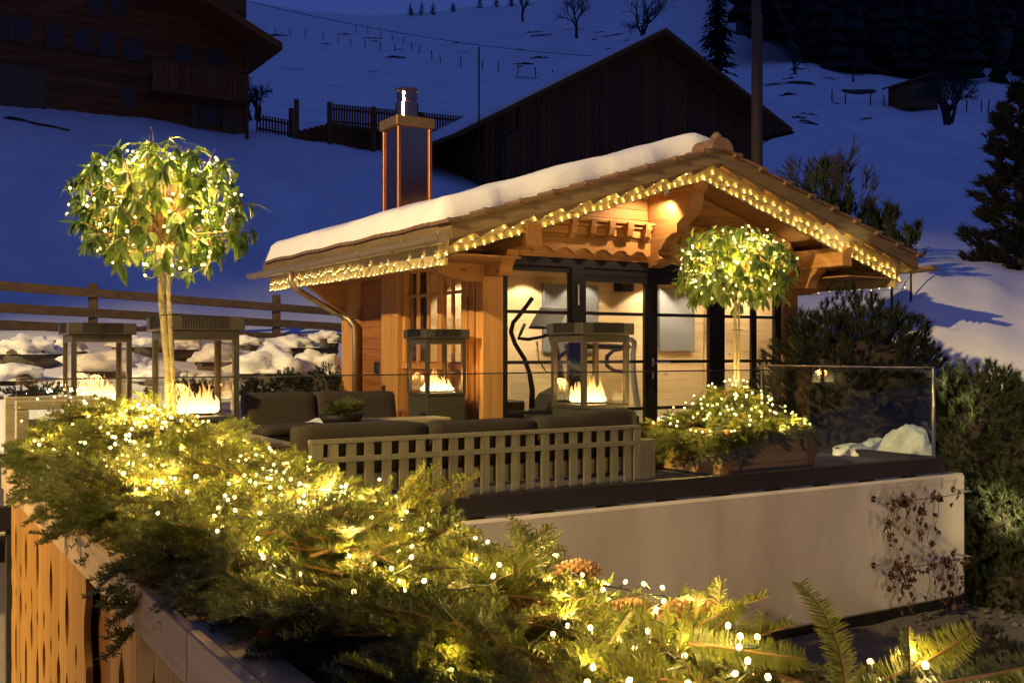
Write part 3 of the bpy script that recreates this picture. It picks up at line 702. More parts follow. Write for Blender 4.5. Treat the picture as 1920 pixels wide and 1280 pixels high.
m = MB(); m.prism([(el.x, el.z-.25), (ap.x, ap.z-.3), (er.x, er.z-.25), (er.x, er.z-.02), (ap.x, ap.z-.02), (el.x, el.z-.02)], lambda a, b, t: (a, t, b), YB, YB+15); m.build('roof', M['old_x'], barn, fix=True)
m = MB(); m.prism([(el.x, el.z-.015), (ap.x, ap.z-.015), (er.x, er.z-.015), (er.x, er.z+.02), (ap.x, ap.z+.10), (el.x+1.5, zroof(el.x+1.5)+.26), (el.x+.1, el.z+.16)], lambda a, b, t: (a, t, b), YB+.15, YB+15); m.build('roof_snow_layer', M['snow'], barn, fix=True)
for xx in (wl+.8, wr+.3):
    m = MB(); m.tube([(xx+.9, YB+1.0, zroof(xx+.9)-.35), (xx+.8, YB+1.0, zroof(xx)-.95), (xx, YB+1.3, zroof(xx)-1.5), (xx, YB+1.3, zlow)], .06, 6); m.build('downpipe', M['rubber'], barn)
m = MB(); m.tube([(er.x, YB-.05, er.z-.28), (er.x, YB+15, er.z-.28)], .09, 8); m.build('gutter', M['rubber'], barn)
# ---- small hay hut on the far right slope
p = at(1712, 183, 120)
hut = thing('hay_hut', p, 'small dark hay hut standing alone on the right snow slope', 'hut', rz=radians(-8))
m = MB(); m.box(-2.2, 2.2, -1.6, 1.6, -1.6, 1.3); m.build('wall', M['old_x'], hut, local=True)
m = MB(); m.prism([(-2.7,1.05),(.9,2.3),(2.7,1.25),(2.7,1.42),(.9,2.5),(-2.7,1.25)], lambda a,b,t:(a,t,b), -2.1, 2.1); m.build('roof', M['old_x'], hut, fix=True, local=True)
m = MB(); m.box(-1.9, -.3, -1.66, -1.602, -.5, .9); m.build('door', M['old_pale'], hut, local=True)

# ---- picket fence and terrace between chalet and barn
pf = thing('picket_fence', at(760, 270, 56), 'dark picket fence along a boarded ramp below the snow slope', 'fence')
def along(u0, y0, d0, u1, y1, d1, t): return at(lerp(u0,u1,t), lerp(y0,y1,t), 1/lerp(1/d0, 1/d1, t))
pk = MB(); pk.box(-.05, .05, -.02, .02, 0, 1.35); pk.v[4:8] = [(-.05,-.02,1.25),(.05,-.02,1.25),(.05,.02,1.25),(-.05,.02,1.25)]; pkm = pk.mesh('picket', M['old_z'])
for k in range(58):
    t = k/57; p = along(616, 240, 53, 900, 262, 60, t); inst('picket', pkm, pf, p-wloc(pf)+Vector((0,0,.0)), None, 1.0)
for k in range(12):
    t = k/11; p = along(482, 250, 54, 545, 262, 54, t); inst('picket', pkm, pf, p-wloc(pf)+Vector((0,0,-.05)), None, .85)
for zz in (.35, 1.0):
    m = MB(); m.beam(along(616,240,53.1,900,262,60.1,0)+Vector((0,.04,zz)), along(616,240,53.1,900,262,60.1,1)+Vector((0,.04,zz)), .05, .1); m.build('rail', M['old_x'], pf)
    m = MB(); m.beam(along(482,250,54,545,262,54,0)+Vector((0,.05,zz*.8)), along(482,250,54,545,262,54,1)+Vector((0,.05,zz*.8)), .05, .1); m.build('rail', M['old_x'], pf)
for u, y, h, d in ((618,262,1.9,53),(700,268,1.9,55),(790,276,1.9,57),(862,284,1.9,59),(556,268,2.2,53),(546,262,1.6,53.5)):
    p = at(u, y, d); m = MB(); m.box(p.x-.1, p.x+.1, p.y-.1, p.y+.1, p.z-1.2, p.z+h); m.build('post', M['old_z'], pf)
rw = thing('ramp_wall', at(760, 290, 56), 'boarded retaining wall of a raised yard under the picket fence', 'wall')
for k in range(34):
    t0, t1 = k/34, (k+.93)/34; a = along(560,262,53,905,300,60.5,t0); b = along(560,262,53,905,300,60.5,t1); top = 1.05 if k > 5 else .5+.1*k
    m = MB(); m.prism([(a.x, a.y), (b.x, b.y), (b.x, b.y+.1), (a.x, a.y+.1)], lambda x, y, t: (x, y, t), a.z-1.6, a.z+top); m.build('plank', M['old_z'], rw, fix=True)
# utility pole and mast
p = at(1418, 300, 33); pole = thing('utility_pole', (p.x, p.y, p.z-3), 'tall bare wooden utility pole rising behind the cabin roof', 'pole')
m = MB(); m.tube([(p.x, p.y, p.z-3), (p.x, p.y, p.z+9)], [.17, .14], 12); m.build('mast', M['fence_wood'], pole, smooth=True)
m = MB(); m.box(p.x+.11, p.x+.20, p.y-.08, p.y+.08, p.z-3, at(1418, 25, 33).z); m.build('cable_duct', M['old_pale'], pole)
p = at(898, 310, 40); m = MB(); m.tube([(p.x, p.y, p.z-1), (p.x, p.y, at(898, 88, 40).z)], .035, 6); o = m.build('flag_mast', M['rubber']); tag(o, 'thin dark mast standing left of the barn', 'mast')
# wires
def wire(name, a, b, sag, label):
    m = MB(); m.tube([a.lerp(b, t)+Vector((0,0,-sag*4*t*(1-t))) for t in [i/14 for i in range(15)]], .03, 4); o = m.build(name, M['rubber']); tag(o, label, 'wire', 'overhead wires')
wire('overhead_wire', at(430, -5, 90), at(1300, 110, 120), 1.5, 'thin overhead wire sagging across the snow hill, upper one')
wire('overhead_wire', at(1452, -10, 60), at(1520, 135, 90), .6, 'overhead wire slanting down before the dark wood')

# ---- rail fence behind the rock garden
rf = thing('rail_fence', at(175, 625, 22), 'three-rail wooden post fence behind the snowy rock garden', 'fence')
def fp(u):                                # line of the fence on plan
    A = at(0, 600, 20.6); B = at(640, 600, 27.2); a = (u-960)/FPX
    dx, dy = FW[0]+a*RT[0], FW[1]+a*RT[1]; ex, ey = B.x-A.x, B.y-A.y
    s = (A.x*ey-A.y*ex)/(dx*ey-dy*ex); return s
for (y0, y1) in ((536, 586), (577, 613), (609, 637)):
    us = [-330, -80, 175, 519, 760]
    for a, b in zip(us, us[1:]):
        ya = lerp(y0, y1, a/640); yb = lerp(y0, y1, b/640)
        m = MB(); pa = at(a, ya, fp(a)); pb = at(b, yb, fp(b)); m.beam(pa-Vector((0,.09,0)), pb-Vector((0,.09,0)), .06, .19, c=.012); m.build('rail', M['fence_wood'], rf)
for u, yt in ((-330, 495), (-80, 515), (175, 531), (519, 553), (760, 572)):
    p = at(u, yt, fp(u)); m = MB(); m.box(p.x-.085, p.x+.085, p.y-.05, p.y+.12, p.z-1.7, p.z, .015); m.build('post', M['fence_wood'], rf)

# ================================================================== TREES, BUSHES
def bare_tree(name, base, h, seed, label, spread=.62, levels=6, trunk=.035, stems=1, lean=0):
    r = random.Random(seed); t = thing(name, base, label, 'tree'); mt = MB(); mc = MB()
    def grow(p, d, ln, rad, lev):
        q = p+d*ln; mid = p.lerp(q, .5)+Vector((r.uniform(-1,1), r.uniform(-1,1), r.uniform(-1,1)))*ln*.06
        (mt if lev < 2 else mc).tube([p, mid, q], [rad, rad*.85, rad*.68], 4 if lev < 3 else 3, False)
        if lev >= levels: return
        for _ in range(3 if lev < 4 else 2):
            a = d.orthogonal().normalized(); a.rotate(Matrix.Rotation(r.uniform(0, 2*pi), 3, d))
            nd = (d+a*r.uniform(.35, spread*1.3)+Vector((0,0,.12))).normalized()
            grow(p.lerp(q, r.uniform(.55, 1)), nd, ln*r.uniform(.62, .85), max(rad*.58, .012), lev+1)
    for k in range(stems):
        a = 2*pi*k/max(1, stems)+.4; dd = Vector((cos(a)*.22*(stems > 1)+lean, sin(a)*.22*(stems > 1), 1)).normalized()
        grow(Vector((cos(a)*.2*(stems>1), sin(a)*.2*(stems>1), -.3)), dd, h*.28, h*trunk, 0)
    mt.build('trunk', M['darkbark'], t, local=True); mc.build('crown', M['darkbark'], t, local=True, kind='stuff'); return t
bare_tree('bare_tree', at(980, 38, 200), 8.5, 3, 'leafless tree at the top edge of the hill, leftmost', levels=6)
bare_tree('bare_tree', at(1081, 68, 170), 9.5, 5, 'round leafless tree standing alone on the snow hill', levels=7, spread=.7)
bare_tree('bare_tree', at(1205, 100, 120), 10.0, 8, 'wide leafless tree rising behind the barn ridge', levels=7, spread=.75)
bare_tree('bare_tree', at(1490, 132, 130), 4.5, 11, 'small leafless tree on the slope right of the utility pole', levels=5, spread=.8, stems=2)
bare_tree('bare_tree', at(1600, 150, 135), 5, 13, 'leafless tree at the edge of the dark wood', levels=6, spread=.8)
bare_tree('bare_tree', at(1778, 226, 85), 6.0, 17, 'leafless tree with several stems beside the hay hut', levels=6, spread=.85, stems=4)
bare_tree('bare_tree', at(478, 215, 52), 2.6, 19, 'small bare bush at the right corner of the old chalet', levels=5, spread=.9, stems=3)
bare_tree('bare_shrub', at(1560, 450, 24), 3.3, 23, 'leafless shrub with thin twigs behind the right roof slope', levels=4, spread=.4, stems=5, trunk=.005)

def conifer(t, h, rad, seed, mat, dens=1.0, top=.06):
    r = random.Random(seed); mb = MB(); tr = MB(); tr.tube([(0,0,-.5), (0,0,h*.95)], [h*.018, h*.003], 6)
    n = int(26*dens)
    for i in range(n):
        z = h*(top+(1-top)*(i/n)**.9); R_ = rad*(1-(i/n))**.85*r.uniform(.8, 1.1)+.02*h
        k = int(9*dens)+2
        for j in range(k):
            a = r.uniform(0, 2*pi); l = R_*r.uniform(.65, 1.1); dz = -l*r.uniform(.15, .5); w_ = l*.22
            c, s_ = cos(a), sin(a)
            for q in range(3):
                f0, f1 = q/3, (q+1)/3; ww = w_*(1-f0*.7)
                p0 = Vector((c*l*f0, s_*l*f0, z+dz*f0)); p1 = Vector((c*l*f1, s_*l*f1, z+dz*f1-.02*h*f1)); sd = Vector((-s_, c, r.uniform(-.3,.3)))*ww
                mb.add([p0, p0+sd-Vector((0,0,ww*.6)), p1, p0-sd-Vector((0,0,ww*.6))], [(0,1,2), (0,2,3)])
    tr.build('trunk', M['darkbark'], t, local=True); return mb.build('crown', mat, t, local=True, kind='stuff')
t = thing('conifer', at(1347, 140, 110), 'tall dark spruce rising behind the barn roof', 'tree'); conifer(t, 13, 2.5, 31, M['dark_needle'], 1.2)
for k, (u, y, h, d) in enumerate(((770, 27, 3.5, 285), (790, 27, 4.2, 285), (812, 26, 3.8, 285), (850, 20, 2.5, 285), (900, 14, 4, 285), (930, 12, 4.5, 285), (958, 10, 3.6, 285))):
    t = thing('ridge_conifer', at(u, y, d), 'tiny dark conifer on the hill skyline', 'tree', 'conifers along the hill skyline'); conifer(t, h, 1.6, 40+k, M['dark_needle'], .5)
# dark wood on the upper right: one mass
r = random.Random(99); mb = MB(); fl = MB()
rows = [(1380, 60), (1450, 78), (1520, 125), (1600, 150), (1640, 128), (1700, 140), (1800, 155), (1900, 165), (2050, 160), (2300, 150), (2600, 140), (2900, 130)]
def fline(u):
    for (a, b), (c, d) in zip(rows, rows[1:]):
        if u <= c: return lerp(b, d, (u-a)/(c-a))
    return rows[-1][1]
us = list(range(1380, 2901, 40)); ds = [150, 165, 190, 220, 260, 320]
for u in us:
    for i, d in enumerate(ds): fl.v.append(at(u, fline(u)+4-[0,40,110,190,280,380][i], d))
for i in range(len(us)-1):
    for k in range(len(ds)-1): fl.f.append((i*6+k, (i+1)*6+k, (i+1)*6+k+1, i*6+k+1))
o = fl.build('forest_floor', M['soil'], smooth=True); o['kind'] = 'structure'
for k in range(900):
    d = r.uniform(150, 300); u = r.uniform(1395, 2800); i = 0
    base = fline(u)+4-lerp(0, 360, (d-150)/150)**1.0; p = at(u, base, d); h = r.uniform(9, 17); R0 = h*.2
    for lv in range(7):
        z0 = h*(.08+.13*lv); R_ = R0*(1-lv/7.5); n = 6; a0 = r.uniform(0, 6.28)
        vs = [p+Vector((0,0,z0+h*.2))]+[p+Vector((cos(a0+2*pi*q/n)*R_*r.uniform(.6,1.15), sin(a0+2*pi*q/n)*R_*r.uniform(.6,1.15), z0-r.uniform(0,.05)*h)) for q in range(n)]
        mb.add(vs, [(0, 1+q, 1+(q+1)%n) for q in range(n)])
o = mb.build('far_forest', M['dark_needle']); o['kind'] = 'stuff'

def blob(mb, c, rad, seed, flat=-.35, amp=.22, sub=4, fq=1.3):
    v, f = ico(sub)
    out = []
    for p in v:
        k = 1+amp*nz(p.x, p.y, p.z+seed*5.7, fq)+amp*.45*nz(p.x, p.y, p.z+seed, fq*2.6)+amp*.22*nz(p.x, p.y, p.z+seed*2, fq*6)
        out.append((c[0]+p.x*rad[0]*k, c[1]+p.y*rad[1]*k, c[2]+max(p.z*k, flat)*rad[2]))
    mb.add(out, f)
# tufted pines (mugo pine bushes and the tall pine at the right edge)
def tuft_mass(centers, size, seed, per=16, nl=.11, nw=.006):
    r = random.Random(seed); mb = MB()
    for (p, d) in centers:
        d = Vector(d).normalized(); a = d.orthogonal().normalized(); b = d.cross(a)
        s = size*r.uniform(.7, 1.25)
        for k in range(per):
            an = r.uniform(0, 2*pi); sp = r.uniform(.15, 1.0); t0 = r.uniform(0, .7)
            v = (d+(a*cos(an)+b*sin(an))*sp).normalized()*nl*s*r.uniform(.7, 1.1); o0 = p+d*(t0*nl*1.2*s); sd = v.cross(Vector((r.uniform(-1,1), r.uniform(-1,1), r.uniform(-1,1)))).normalized()*nw*s
            mb.add([o0-sd, o0+sd, o0+v], [(0,1,2)])
    return mb
def bush(name, base, radii_, n, seed, label, mat='pine_needle', size=1.6, per=30, cat='bush', nl=.085, nw=.0042, inner=True):
    r = random.Random(seed); t = thing(name, base, label, cat); cs = []
    rx_, ry_, rz_ = radii_
    for k in range(n):
        u = r.uniform(-.25, 1); a = r.uniform(0, 2*pi); q = sqrt(max(0, 1-u*u)); d = Vector((cos(a)*q, sin(a)*q, u))
        f = (.62+.4*r.random()**.5)*(1+.22*nz(d.x*2.2, d.y*2.2, d.z*2.2+seed, 1))
        cs.append((Vector((d.x*rx_*f, d.y*ry_*f, d.z*rz_*f)), d+Vector((r.uniform(-.5,.5), r.uniform(-.5,.5), .5))))
    tuft_mass(cs, size, seed, per, nl, nw).build('needles', M[mat], t, local=True, kind='stuff')
    mb = MB()
    for k in range(26):
        p, d = cs[k*7 % n]; mb.tube([(0,0,-rz_*.3), p*.5+Vector((0,0,.1)), p*.95], [.05, .03, .012], 5)
    mb.build('branches', M['darkbark'], t, local=True)
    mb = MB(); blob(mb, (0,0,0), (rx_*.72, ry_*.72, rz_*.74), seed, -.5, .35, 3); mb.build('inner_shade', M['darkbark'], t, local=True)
    return t
def gz_(p): return Vector((p.x, p.y, terrain(p.x, p.y)))
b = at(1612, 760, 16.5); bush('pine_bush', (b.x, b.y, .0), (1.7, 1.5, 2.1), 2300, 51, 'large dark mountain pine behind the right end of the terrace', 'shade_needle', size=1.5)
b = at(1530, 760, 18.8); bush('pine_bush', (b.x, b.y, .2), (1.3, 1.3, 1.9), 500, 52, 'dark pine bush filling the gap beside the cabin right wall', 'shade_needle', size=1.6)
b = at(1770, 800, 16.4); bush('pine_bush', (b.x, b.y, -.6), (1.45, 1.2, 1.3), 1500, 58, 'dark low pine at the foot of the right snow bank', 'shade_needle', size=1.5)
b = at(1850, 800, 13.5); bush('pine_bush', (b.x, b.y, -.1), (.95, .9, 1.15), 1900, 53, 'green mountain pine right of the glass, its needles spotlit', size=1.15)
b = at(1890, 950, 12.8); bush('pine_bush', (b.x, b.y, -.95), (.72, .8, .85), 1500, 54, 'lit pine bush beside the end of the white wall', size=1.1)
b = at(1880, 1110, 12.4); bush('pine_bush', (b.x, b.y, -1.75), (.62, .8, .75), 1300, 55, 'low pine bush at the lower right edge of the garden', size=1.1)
# tall pine right edge
p = at(1912, 560, 26); t = thing('tall_pine', p, 'dark shaggy pine at the right edge against blue snow', 'tree'); r = random.Random(56); cs = []; mb = MB()
H_ = 5.3
mb.tube([(0,0,-1), (0,0,H_)], [.14, .02], 6)
for i in range(90):
    z = H_*(.10+.88*i/90); l = (1.15*(1-i/90)**.7+.14)*r.uniform(.6, 1.1); a = r.uniform(0, 6.28); e = Vector((cos(a)*l, sin(a)*l, z+l*r.uniform(.1,.45)))
    mb.tube([(0,0,z), (e.x*.5, e.y*.5, z+.02), e], [.03, .02, .008], 4)
    for q in range(26): f = r.uniform(.3, 1.02); cs.append((Vector((e.x*f+r.uniform(-.14,.14), e.y*f+r.uniform(-.14,.14), lerp(z, e.z, f*f)+r.uniform(-.08,.1))), (cos(a), sin(a), .7)))
mb.build('trunk', M['darkbark'], t, local=True); tuft_mass(cs, 1.9, 56, 16, .11, .011).build('needles', M['dark_needle'], t, local=True, kind='stuff')
# young pine tips rising behind the right roof slope
for k, (u, y, h, d) in enumerate(((1546, 430, 1.35, 21.5), (1592, 440, .8, 22), (1634, 460, .7, 21), (1672, 470, .75, 20.5), (1708, 490, .5, 20))):
    p = at(u, y, d); t = thing('young_pine', p, ('tallest olive pine leader','second olive pine leader','wide pine tip','leaning pine tip','lowest pine tip')[k]+' showing above the right roof edge', 'tree', 'young pines behind the roof')
    r = random.Random(60+k); cs = [(Vector((r.gauss(0,.05+.08*(1-f)), r.gauss(0,.06), h*f)), (r.uniform(-.3,.3), r.uniform(-.3,.3), 1)) for f in [r.random()**.6 for _ in range(26)]]
    for q in range(5):
        a = r.uniform(0, 6.28); e = Vector((cos(a)*.30, sin(a)*.30, h*(.1+.45*r.random())))
        cs += [(e*f+Vector((0,0,.3*f)), (cos(a), sin(a), 1)) for f in [r.uniform(.5,1.1) for _ in range(6)]]
    tuft_mass(cs, 1.7, 60+k, 16, .12, .011).build('needles', M['pine_needle'], t, local=True, kind='stuff')
    m = MB(); m.tube([(0,0,-1.2),(0,0,h)], [.03,.01], 5); m.build('trunk', M['darkbark'], t, local=True)

# fence stakes far up on the hill
stk = MB(); stk.tube([(0,0,-.3),(0,0,1.3)], .075, 5); stm = stk.mesh('hill_stake', M['darkbark'])
ups = [(516,54),(544,58),(572,62),(606,68),(634,74),(658,78),(684,84),(714,88),(740,90)]
ups2 = [(668,36),(690,44),(714,52),(736,60),(756,68),(772,82),(786,94),(810,106),(826,112),(864,118),(905,122),(935,125),(971,130),(1004,134),(1035,137)]
ups3 = [(1560,168),(1585,172),(1632,178),(1658,181),(1668,215),(1694,217),(1722,219),(1812,232),(1840,238),(1853,238)]
for rowp, lab, grp in ((ups, 'short fence stake in the hillside row nearest the old chalet roof', 'stakes of the left hillside fence'), (ups2, 'short fence stake in the long row slanting down the middle hill', 'stakes of the slanting hillside fence'), (ups3, 'short fence stake on the right slope near the hay hut', 'stakes on the right slope')):
    for u, y in rowp:
        d = lerp(205, 120, max(0, min(1, (y-40)/110))); p = at(u, y, d)
        p.z = terrain(p.x, p.y)
        o = inst('hill_stake', stm, None, p, (R.uniform(-.08,.08), R.uniform(-.08,.08), 0), 1.0); tag(o, lab, 'stake', grp)
# bare earth patches showing through the snow
for k, (u, y, w_, h_) in enumerate(((1105, 104, 62, 20), (545, 60, 50, 5), (700, 112, 24, 5), (80, 262, 60, 6), (120, 240, 24, 4), (28, 246, 44, 7), (1690, 292, 12, 4), (1830, 330, 12, 4), (1450, 170, 40, 6), (1610, 158, 70, 16), (1500, 120, 60, 9), (985, 38, 40, 5), (1081, 70, 40, 5), (1000, 132, 36, 5), (812, 196, 34, 12), (1640, 340, 10, 4))):
    d = 130 if y < 200 else 45
    if k in (3, 4, 5): d = 43
    if k in (6, 7, 15): d = 62
    if k == 14: d = 75
    p = at(u, y, d); ax = Vector((RT[0], RT[1], 0)); fwv = Vector((FW[0], FW[1], 0)); m = MB(); ring = []; n = 22
    for q in range(n):
        a = 2*pi*q/n; rr = 1+.35*nz(cos(a)*2, sin(a)*2, k*3.1, 1)
        P = p+ax*(cos(a)*rr*w_/2*d/FPX)+fwv*(sin(a)*rr*h_/2*d/FPX*3.0); ring.append((P.x, P.y, terrain(P.x, P.y)+.07*d/60))
    m.v = ring+[(p.x, p.y, terrain(p.x, p.y)+.09*d/60)]; m.f = [(q, (q+1)%n, n) for q in range(n)]
    o = m.build('bare_earth', M['soil']); o['kind'] = 'structure'

r = random.Random(404); dg = MB()
for k in range(46):                       # thin lines of dry grass on the far slopes
    if k < 22: u, y, d = r.uniform(950, 1230), r.uniform(40, 150), None
    elif k < 36: u, y, d = r.uniform(1440, 1640), r.uniform(95, 250), None
    else: u, y, d = r.uniform(500, 900), r.uniform(50, 130), None
    d = lerp(210, 95, max(0, min(1, (y-40)/170))); p = at(u, y, d); w_ = r.uniform(10, 46); m = MB(); n = 9; pts_ = []
    ax = Vector((RT[0], RT[1], 0))
    for q in range(n+1):
        f = q/n-.5; P = p+ax*(f*w_*d/FPX)+Vector((FW[0], FW[1], 0))*(f*w_*d/FPX*r.uniform(.1,.7)); hh = r.uniform(.05, .28)*(1-abs(f)*1.6)
        z = terrain(P.x, P.y); m.v += [(P.x, P.y, z-.1), (P.x+r.uniform(-.2,.2), P.y, z+hh+.05)]
    m.f = [(2*q, 2*q+2, 2*q+3, 2*q+1) for q in range(n)]
    dg.add(m.v, m.f)
o = dg.build('dry_grass', M['darkbark']); o['kind'] = 'stuff'
# ---- snow covered rocks and clipped shrubs of the rock garden, left
def rock(u, y, d, w_, h_, seed, label, cap=.7):
    p = at(u, y, d); k = d/FPX*.86; t = thing('rock', p, label, 'rock', 'snow-capped rocks of the rock garden')
    m = MB(); blob(m, (0,0,h_*k*.35), (w_*k/2, w_*k*.42, h_*k*.62), seed, -.9, .35); m.build('stone', M['rock'], t, local=True, smooth=True)
    m = MB(); blob(m, (0,0,h_*k*(.62)), (w_*k*.60, w_*k*.55, h_*k*.52), seed+.7, -.25, .55); m.build('snow_cap', M['cap_snow'], t, local=True, smooth=True)
rk = [(50,690,16.2,120,62,1),(118,680,17,95,50,2),(20,735,14.6,110,52,3),(200,720,15,140,60,4),(300,735,14.4,90,50,5),(255,668,17.4,90,40,6),(335,672,18,80,40,7),(420,700,16.2,110,52,8),(500,735,15,130,85,9),(590,735,16,95,75,10),(455,662,19,70,34,11),(545,668,20,90,38,12),(610,660,20.5,60,40,13),(150,742,14.2,100,40,14),(385,742,14.0,80,46,15)]
for k, (u, y, d, w_, h_, s) in enumerate(rk):
    x_ = 'leftmost' if u < 30 else ('near the left lantern' if u < 230 else 'between the two left lanterns' if u < 345 else 'right of the second lantern' if u < 520 else 'close to the cabin wall')
    rock(u, y, d, w_, h_, s, f"dark rock under a {'tall' if h_ > 60 else 'thick' if h_ > 49 else 'low'} snow cap, {x_}, {'front' if d < 15.5 else 'middle' if d < 17.5 else 'back'} row")
for k, (u, y, d, w_, h_) in enumerate(((70, 748, 13.4, 170, 44), (540, 742, 13.9, 74, 60), (608, 745, 15.0, 70, 72), (345, 742, 13.3, 150, 46), (475, 745, 13.6, 50, 46))):
    p = at(u, y, d); kk = d/FPX
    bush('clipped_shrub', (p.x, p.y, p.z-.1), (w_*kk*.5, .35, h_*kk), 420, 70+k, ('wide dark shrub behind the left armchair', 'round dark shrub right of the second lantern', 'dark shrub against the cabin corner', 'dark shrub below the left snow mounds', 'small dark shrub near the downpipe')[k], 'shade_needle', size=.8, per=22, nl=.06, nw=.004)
for k, (u, y, d, w_, h_) in enumerate(((1700, 845, 13.2, 100, 60), (1640, 850, 13.6, 80, 34), (1600, 852, 13.2, 90, 26), (1745, 842, 13.8, 90, 60))):
    p = at(u, y, d); kk = d/FPX; m = MB(); blob(m, (p.x, p.y, p.z), (w_*kk/2, w_*kk*.4, h_*kk*.8), 80+k, -.8, .3)
    o = m.build('snow_mound', M['cap_snow'], smooth=True); tag(o, ('tall rounded snow mound behind the side glass', 'low snow mound left of the tall one', 'flat snow heap by the planter edge', 'snow mound at the foot of the lit pine')[k], 'snow', 'snow mounds by the terrace')

for k, (u, y, d, sz) in enumerate(((1560, 1215, 8.6, .34), (1690, 1230, 8.6, .40), (1820, 1190, 10.2, .45), (1905, 1230, 9.4, .45))):
    p = at(u, y, d); bush('low_shrub', (p.x, p.y, -1.62), (sz, sz*.8, sz*.55), 260, 200+k, ('low dark shrub under the wall base at lower right', 'low dark shrub below the ivy', 'low dark shrub at the wall corner', 'low dark shrub in the lower right corner')[k], 'shade_needle', size=.8, per=24, nl=.06, nw=.004)
for k, (u, y, d, w_) in enumerate(((1640, 1200, 9.2, 60), (1750, 1245, 8.6, 70), (1590, 1250, 8.2, 46), (1860, 1245, 9.0, 60))):
    p = at(u, y, d); kk = d/FPX; m = MB(); blob(m, (p.x, p.y, -1.63), (w_*kk/2, w_*kk*.6, .05), 90+k, -.6, .8); o = m.build('snow_patch', M['cap_snow'], smooth=True); tag(o, ('thin snow patch on the gravel below the ivy','snow patch between the low shrubs','small snow patch at the wall foot','snow patch near the lower right corner')[k], 'snow', 'snow patches on the garden bed')
rs = MB(); r = random.Random(5)
for k in range(420):
    x = r.uniform(5.5, 12.5); y = r.uniform(4.6, 7.5); z = -1.63; s = r.uniform(.015, .05); v, f = ico(1); rs.add([(x+p.x*s, y+p.y*s*r.uniform(.9,1), z+p.z*s*.6) for p in v], f)
o = rs.build('gravel_stones', M['rock']); o['kind'] = 'stuff'
# ================================================================== TERRACE FURNITURE
# ---- gas fire lanterns
def flamemat():
    m, t, out = newmat('flame'); tc = N(t, 'ShaderNodeTexCoord'); sp_ = N(t, 'ShaderNodeSeparateXYZ'); L(t, tc.outputs['Object'], sp_.inputs[0])
    h = math_(t, 'DIVIDE', math_(t, 'SUBTRACT', sp_.outputs['Z'], .76), .36)
    mp = N(t, 'ShaderNodeMapping'); mp.inputs['Scale'].default_value = (26, 26, 6); L(t, tc.outputs['Object'], mp.inputs[0])
    nn = N(t, 'ShaderNodeTexNoise', Scale=1, Detail=2); L(t, mp.outputs[0], nn.inputs['Vector'])
    hh = math_(t, 'ADD', h, math_(t, 'MULTIPLY', math_(t, 'SUBTRACT', nn.outputs[0], .5), .5))
    cr = ramp(t, hh, [(0, (1,.74,.36)), (.4, (1,.55,.16)), (1, (1,.34,.07))])
    sr = N(t, 'ShaderNodeMapRange'); sr.inputs[1].default_value = .0; sr.inputs[2].default_value = 1; sr.inputs[3].default_value = 6.0; sr.inputs[4].default_value = .7; L(t, hh, sr.inputs[0])
    e = N(t, 'ShaderNodeEmission'); L(t, cr.outputs[0], e.inputs[0]); L(t, sr.outputs[0], e.inputs[1])
    lw = N(t, 'ShaderNodeLayerWeight', Blend=.35)
    al = math_(t, 'MULTIPLY', math_(t, 'SUBTRACT', 1, lw.outputs['Facing']), N(t, 'ShaderNodeValue').outputs[0]); 
    ar = N(t, 'ShaderNodeMapRange'); ar.inputs[1].default_value = .1; ar.inputs[2].default_value = .95; ar.inputs[3].default_value = .9; ar.inputs[4].default_value = 0; L(t, hh, ar.inputs[0])
    a2 = math_(t, 'MULTIPLY', math_(t, 'POWER', math_(t, 'SUBTRACT', 1, lw.outputs['Facing']), 1.6), ar.outputs[0])
    tr = N(t, 'ShaderNodeBsdfTransparent'); mx = N(t, 'ShaderNodeMixShader'); L(t, a2, mx.inputs[0]); L(t, tr.outputs[0], mx.inputs[1]); L(t, e.outputs[0], mx.inputs[2]); L(t, mx.outputs[0], out.inputs[0]); return m
M['flame'] = flamemat()
